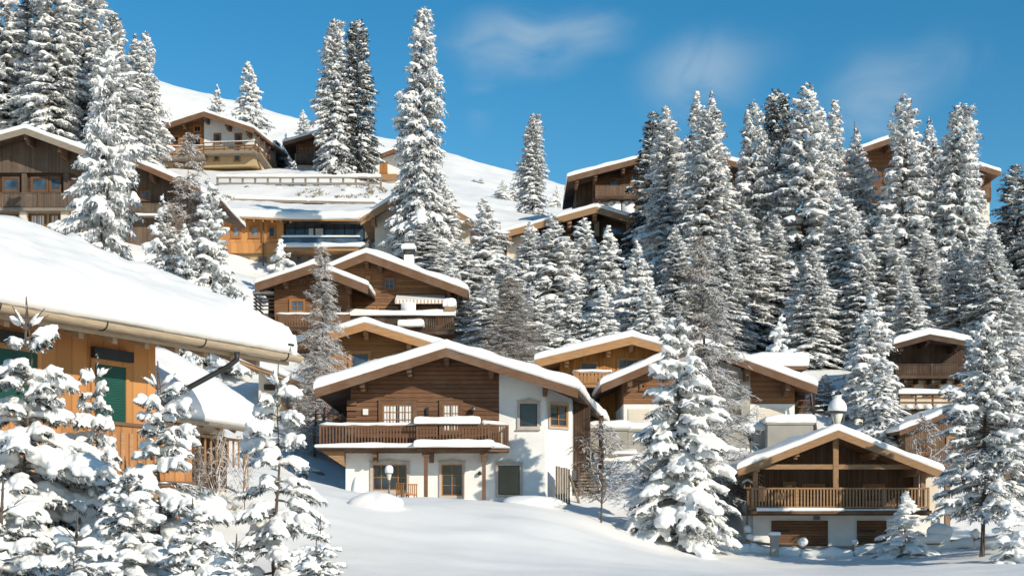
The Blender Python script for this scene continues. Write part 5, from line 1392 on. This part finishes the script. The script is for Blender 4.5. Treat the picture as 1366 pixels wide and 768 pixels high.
# ================================================================== small things
def lamp(px, ptop, D, label, style='post', base=None, s=1.):
    b = gp(px, D)
    if base is not None: b.z = P(px, base, D).z
    top = P(px, ptop, D).z - b.z
    r = empty('street_lamp' if style == 'street' else 'garden_lamp', b, 0, label, 'lamp')
    m = MB(); m.tube([(0,0,-.4), (0,0,top-.75*s)], .045*s, 8); m.lathe([(.09*s,0),(.09*s,.06*s),(.05*s,.1*s)], (0,0,top-.85*s), 10); m.build('pole', 'metal_grey', r, True)
    if style == 'post':
        m = MB(); m.lathe([(.07*s,-.72*s),(.13*s,-.42*s)], (0,0,top), 10); m.build('lantern', 'lamp_glass', r)
        m = MB(); m.lathe([(.17*s,-.42*s),(.18*s,-.40*s),(.04*s,-.33*s)], (0,0,top), 12); m.build('cap', 'metal_dark', r)
        m = MB(); m.lathe([(.10*s,-.42*s),(.19*s,-.38*s),(.205*s,-.22*s),(.18*s,-.08*s),(.10*s,-.01*s),(.01,0)], (0,0,top), 14); m.build('snow', 'snow_roof', r, True)
    elif style == 'dark':
        m = MB(); m.lathe([(.08*s,-.8*s),(.14*s,-.7*s),(.18*s,-.35*s),(.10*s,-.28*s)], (0,0,top), 8); m.build('lantern', 'metal_dark', r)
        m = MB(); m.lathe([(.19*s,-.34*s),(.22*s,-.28*s),(.21*s,-.1*s),(.1*s,0)], (0,0,top), 12); m.build('snow', 'snow_roof', r, True)
    else:
        m = MB()
        for a in (0, 2.09, 4.19): m.tube([(.06*s*math.cos(a), .06*s*math.sin(a), top-1.75*s), (.30*s*math.cos(a), .30*s*math.sin(a), top-1.45*s), (.34*s*math.cos(a), .34*s*math.sin(a), top-1.05*s)], .03*s, 5)
        m.build('lamp_arm', 'metal_grey', r)
        m = MB(); m.lathe([(.14*s,-1.55*s),(.22*s,-1.30*s),(.30*s,-1.02*s)], (0,0,top), 14); m.build('lantern', 'lamp_glass', r, True)
        m = MB(); m.lathe([(.40*s,-1.02*s),(.42*s,-.96*s),(.30*s,-.90*s)], (0,0,top), 16); m.build('lamp_shade', 'metal_dark', r)
        m = MB(); m.lathe([(.36*s,-.99*s),(.42*s,-.94*s),(.44*s,-.82*s),(.41*s,-.66*s),(.33*s,-.50*s),(.20*s,-.37*s),(.09*s,-.29*s),(.03*s,-.26*s)], (.02,0,top), 16); m.build('snow', 'snow_roof', r, True)
    return r
lamp(519, 620, 69, 'slim garden lamp with a tall snow cap before the middle chalet window')
lamp(1116.5, 521, 79, 'street lamp with a big pointed snow cap above the right cabin roof', 'street', base=600, s=1.2)
lamp(1001.5, 568, 80, 'dark lantern on a post left of the right cabin roof', 'dark', base=625, s=1.1)
lamp(997, 700, 70.5, 'low pale garden lamp with snow cap at the cabin corner', 's' and 'post', s=.95)

def satellite_dish():
    c = P(998.5, 677, 71.3); g0 = gp(998.5, 71.3)
    r = empty('satellite_dish', g0, R(18), 'round grey satellite dish on a pole left of the right cabin balcony', 'satellite dish')
    h = c.z - g0.z
    m = MB(); m.tube([(0,.12,-.4), (0,.12,h)], .035, 8); m.build('pole', 'metal_grey', r)
    m = MB(); n = 24; V = [(0,.10,h)]; rings = 5
    for j in range(1, rings+1):
        rr = .36*j/rings
        for k in range(n): a = 2*math.pi*k/n; V.append((rr*math.cos(a), .10-.10*(j/rings)**2, h+rr*math.sin(a)))
    f = [(0, 1+k, 1+(k+1) % n) for k in range(n)] + [(1+j*n+k, 1+(j+1)*n+k, 1+(j+1)*n+(k+1) % n, 1+j*n+(k+1) % n) for j in range(rings-1) for k in range(n)]
    V2 = [(x, y+.02, z) for x, y, z in V]; o = len(V); f2 = [tuple(reversed([i+o for i in q])) for q in f]
    e = [(1+(rings-1)*n+k, 1+(rings-1)*n+(k+1) % n, o+1+(rings-1)*n+(k+1) % n, o+1+(rings-1)*n+k) for k in range(n)]
    m.add(V+V2, f+f2+e); m.build('dish', 'dish_grey', r, True)
    m = MB(); m.tube([(0,.0,h-.34), (0,-.38,h-.06)], .014, 6); m.box(-.03,.03,-.44,-.36,h-.09,h-.01); m.build('feed_arm', 'metal_dark', r)
satellite_dish()
def bird_house():
    c = P(996.5, 646, 71.6); g0 = gp(996.5, 71.6)
    r = empty('bird_house', (c.x, c.y, c.z), 0, 'little wooden bird house with snowy roof beside the cabin balcony', 'bird house')
    m = MB(); m.tube([(0,0,g0.z-c.z-.3), (0,0,-.18)], .03, 6); m.build('pole', 'timber_brown', r)
    m = MB(); m.box(-.2,.2,-.16,.16,-.18,-.14)
    for sx in (-1, 1):
        for sy in (-1, 1): m.box(sx*.15-.02, sx*.15+.02, sy*.12-.02, sy*.12+.02, -.139, .08)
    m.build('tray', 'timber_warm', r)
    m = MB(); m.slab([(-.24,-.2,.06),(0,-.2,.2),(0,.2,.2),(-.24,.2,.06)], .03); m.slab([(0,-.2,.2),(.24,-.2,.06),(.24,.2,.06),(0,.2,.2)], .03); ro = m.build('roof', 'timber_warm', r)
    obj('snow', snow_sheet(lambda x, y: .2-abs(x)*.58, -.24, .24, -.2, .2, .10, 3, 8, 6, .05, .02), ro)
bird_house()

# low field fence along the right, drifted over
def field_fence():
    pts = [(925, 736, 68.5), (1000, 734, 70), (1070, 734, 69.4), (1140, 738, 68.4), (1215, 736, 68), (1300, 728, 66.5), (1380, 722, 65)]
    r = empty('field_fence', gp(1000, 70), 0, 'low wooden field fence half buried in drifted snow before the right cabin', 'fence')
    o = r.location
    W = [gp(a, D) - o for a, b, D in pts]
    rl = MB()
    for a, b in zip(W[:-1], W[1:]):
        rl.bar(a+Vector((0,0,.42)), b+Vector((0,0,.40)), .07, .13)
        rl.bar(a+Vector((0,0,.16)), b+Vector((0,0,.15)), .06, .10)
    rl.build('rail', 'timber_grey', r)
    for k, p in enumerate(W):
        m = MB(); m.box(p.x-.09, p.x+.09, p.y-.08, p.y+.08, p.z-.4, p.z+.52); po = m.build('post', 'timber_warm', r)
        rr = .15+.04*(k % 3); m = MB(); m.blob((p.x+.03, p.y, p.z+.58+rr*.45), (rr, rr*.95, rr*.95), k+3, 3, .22); m.build('snow', 'snow_roof', po, True)
    for k, (a, b) in enumerate(zip(W[:-1], W[1:])):
        m = MB(); n = 12
        q = [a.lerp(b, i/n) + Vector((0, .05, .10 + .05*math.sin(i*.55+k*2) + .03*math.sin(i*1.7+k) + (.12 if k > 2 else 0))) for i in range(n+1)]
        m.tube(q, [.26 + .04*math.sin(i*.8+k) for i in range(n+1)], 8); m.build('snow', 'snow_roof', r, True)
field_fence()
def stone_post():
    b = gp(1033, 68.8); r = empty('gate_post', b, 0, 'square pale concrete gate post with flat snow cap in the field fence', 'gate post')
    m = MB(); m.box(-.18,.18,-.18,.18,-.4,.92); pp = m.build('shaft', 'concrete', r)
    m = MB(); m.box(-.23,.23,-.23,.23,.922,1.02); m.build('cap', 'concrete', r)
    obj('snow', snow_sheet(lambda x, y: 1.02, -.24, .24, -.24, .24, .16, 3, 8, 8, .05, .03), r)
stone_post()
def snow_bench():
    b = gp(1228, 67.5); r = empty('planter', b, 0, 'long low white planter buried under a roll of snow before the cabin', 'planter')
    m = MB(); m.box(-1.2,1.15,-.4,.4,-.3,.34); m.build('box', 'plaster_white', r); m = MB(); m.box(-1.26,1.21,-.46,.46,.342,.42); m.build('lid', 'timber_grey', r)
    obj('snow', snow_sheet(lambda x, y: .42, -1.26, 1.2, -.46, .46, .46, 5, 14, 8, .25, .08), r)
    m = MB(); m.blob((.95,.1,.95), (.62,.5,.42), 4, 3, .15); m.build('snow', 'snow_roof', r, True)
snow_bench()
def chair(px, D, rz, lab):
    b = gp(px, D); r = empty('garden_chair', b, rz, lab, 'chair', 'garden chairs before the middle chalet'); b2 = -.2
    m = MB(); m.box(-.24,.24,-.24,.24,.40+b2,.46+b2); m.build('seat', 'window_wood', r)
    m = MB(); 
    for k in range(5): m.box(-.22+.1*k, -.17+.1*k, .20,.24,.461+b2,.92+b2)
    m.box(-.25,.25,.19,.25,.921+b2,.98+b2); m.build('backrest', 'window_wood', r)
    for sx in (-1,1):
        for sy in (-1,1):
            m = MB(); m.box(sx*.21-.025, sx*.21+.025, sy*.21-.025, sy*.21+.025, -.2, .399+b2); m.build('leg', 'window_wood', r)
chair(537, 72.5, 2.6, 'brown slatted garden chair under the left window of the middle chalet, turned aside')
chair(549, 72.8, 3.5, 'brown slatted garden chair under the left window of the middle chalet, nearer its post')
def mound(px, py, D, rx, ry, rz_, lab, seed):
    b = gp(px, D); r = MB(); r.blob((0,0,0), (rx, ry, rz_), seed, 4, .12); o = r.build('snow_mound', 'snow_ground', None, True, b); tag(o, lab, 'snow mound')
mound(502, 690, 60, 1.15, 1.0, .62, 'rounded mound of snow over a buried thing on the bank before the chalet', 4)
mound(477, 660, 72.8, .36, .36, .95, 'upright snow-covered stump left of the middle chalet ground floor window', 6)
mound(710, 662, 68, 1.5, 1.0, .45, 'soft snow drift before the right corner of the middle chalet', 9)
def rock(px, D, s, seed, lab, dz=.0):
    b = gp(px, D); m = MB(); m.blob((0,0,0), (s, s*.8, s*.7), seed, 3, .45); o = m.build('rock', 'rock_grey', None, False, b + Vector((0,0,dz-.55*s))); tag(o, lab, 'rock')
    m = MB(); m.blob((0,.05*s,s*.42), (s*.85, s*.75, s*.35), seed, 3, .3); m.build('snow', 'snow_roof', o, True)
ROCKS = [(464,170.5,1.0,'boulder under the long guard rail, biggest of the bank'),(446,168,.7,'round boulder above the hotel roof'),(372,172,.5,'small rock on the bank below the guard rail, left part'),(410,170,.45,'small rock on the bank below the guard rail, middle part'),(493,172,.6,'rock at the right end of the bank below the guard rail'),(330,172,.4,'little rock at the left end of the bank below the guard rail'),
 (402,79,.75,'dark rock low in the shaded bank left of the middle chalet'),(414,81.5,.65,'dark rock higher in the shaded bank left of the middle chalet'),(392,78,.5,'small dark rock at the foot of the shaded bank')]
for i, (px, D, s, lab) in enumerate(ROCKS): rock(px, D, s, i+2, lab)
# dry grass tufts poking through the bank below the guard rail: nobody could count them
m = MB(); rg = random.Random(8)
for k in range(420):
    px = rg.uniform(285, 515); D = rg.uniform(164, 174.5); b = gp(px, D)
    if vnoise(np.array([[b.x*.25, b.y*.4, 3.]]), 4)[0] < .12: continue
    for j in range(5):
        a = rg.uniform(0, 6.28); l = rg.uniform(.2, .55); e = b + Vector((math.cos(a)*l*.8, math.sin(a)*l*.6, l*rg.uniform(.3, .8)))
        m.tube([b - Vector((0,0,.1)), e], [.05, .02], 3)
for (px, D) in ((268,51),(300,55),(312,52),(256,49)):
    for j in range(14):
        b = gp(px+rg.uniform(-6,6), D); a = rg.uniform(0,6.28); l = rg.uniform(.1,.3); m.tube([b-Vector((0,0,.05)), b+Vector((math.cos(a)*l, math.sin(a)*l, l*.7))], [.02,.008], 3)
tag(m.build('dry_grass', 'dry_grass'), kind='stuff')

def guard_rail():
    r = empty('guard_rail', gp(400, 175.5), 0, 'long timber guard rail with snow along the upper road', 'guard rail'); o = r.location
    n = 14; W = []
    for k in range(n):
        px = 290 + (508-290)*k/(n-1); b = gp(px, 175.5); W.append(b - o)
    rl = MB(); sn = MB()
    zt = [P(0, 237.2, 175.5).z - o.z]*n; zb = [P(0, 245.3, 175.5).z - o.z]*n
    for k in range(n-1):
        a, b = W[k], W[k+1]
        rl.bar((a.x, a.y-.12, zt[k]), (b.x, b.y-.12, zt[k]), .1, .24); rl.bar((a.x, a.y-.12, zb[k]), (b.x, b.y-.12, zb[k]), .1, .24)
    rl.build('rail', 'timber_grey', r)
    for k in range(n):
        m = MB(); a = W[k]; m.box(a.x-.12, a.x+.12, a.y-.05, a.y+.15, min(a.z, zb[k])-.9, zt[k]+.1); m.build('post', 'timber_grey', r)
    obj('snow', snow_sheet(lambda x, y: zt[0]+.1, W[0].x, W[-1].x, W[0].y-.2, W[0].y+.2, .32, 4, 40, 3, .25, .06), r)
guard_rail()
def log_stack():
    h = empty('log_stack', gp(786, 78), R(4), 'stack of weathered rails and boards lying right of the middle chalet', 'wood stack')
    rg = random.Random(3)
    for k in range(7):
        m = MB(); z = .15+k*.17; m.bar((-.75+rg.uniform(-.1,.1), rg.uniform(-.1,.2), z), (.85+rg.uniform(-.1,.1), rg.uniform(-.1,.2), z+rg.uniform(-.03,.03)), .12, .11); m.build('rail', 'old_plank', h)
    for x in (-.6, .7):
        m = MB(); m.box(x-.05,x+.05,-.24,-.15,-.4,1.5); m.build('post', 'timber_brown', h)
log_stack()
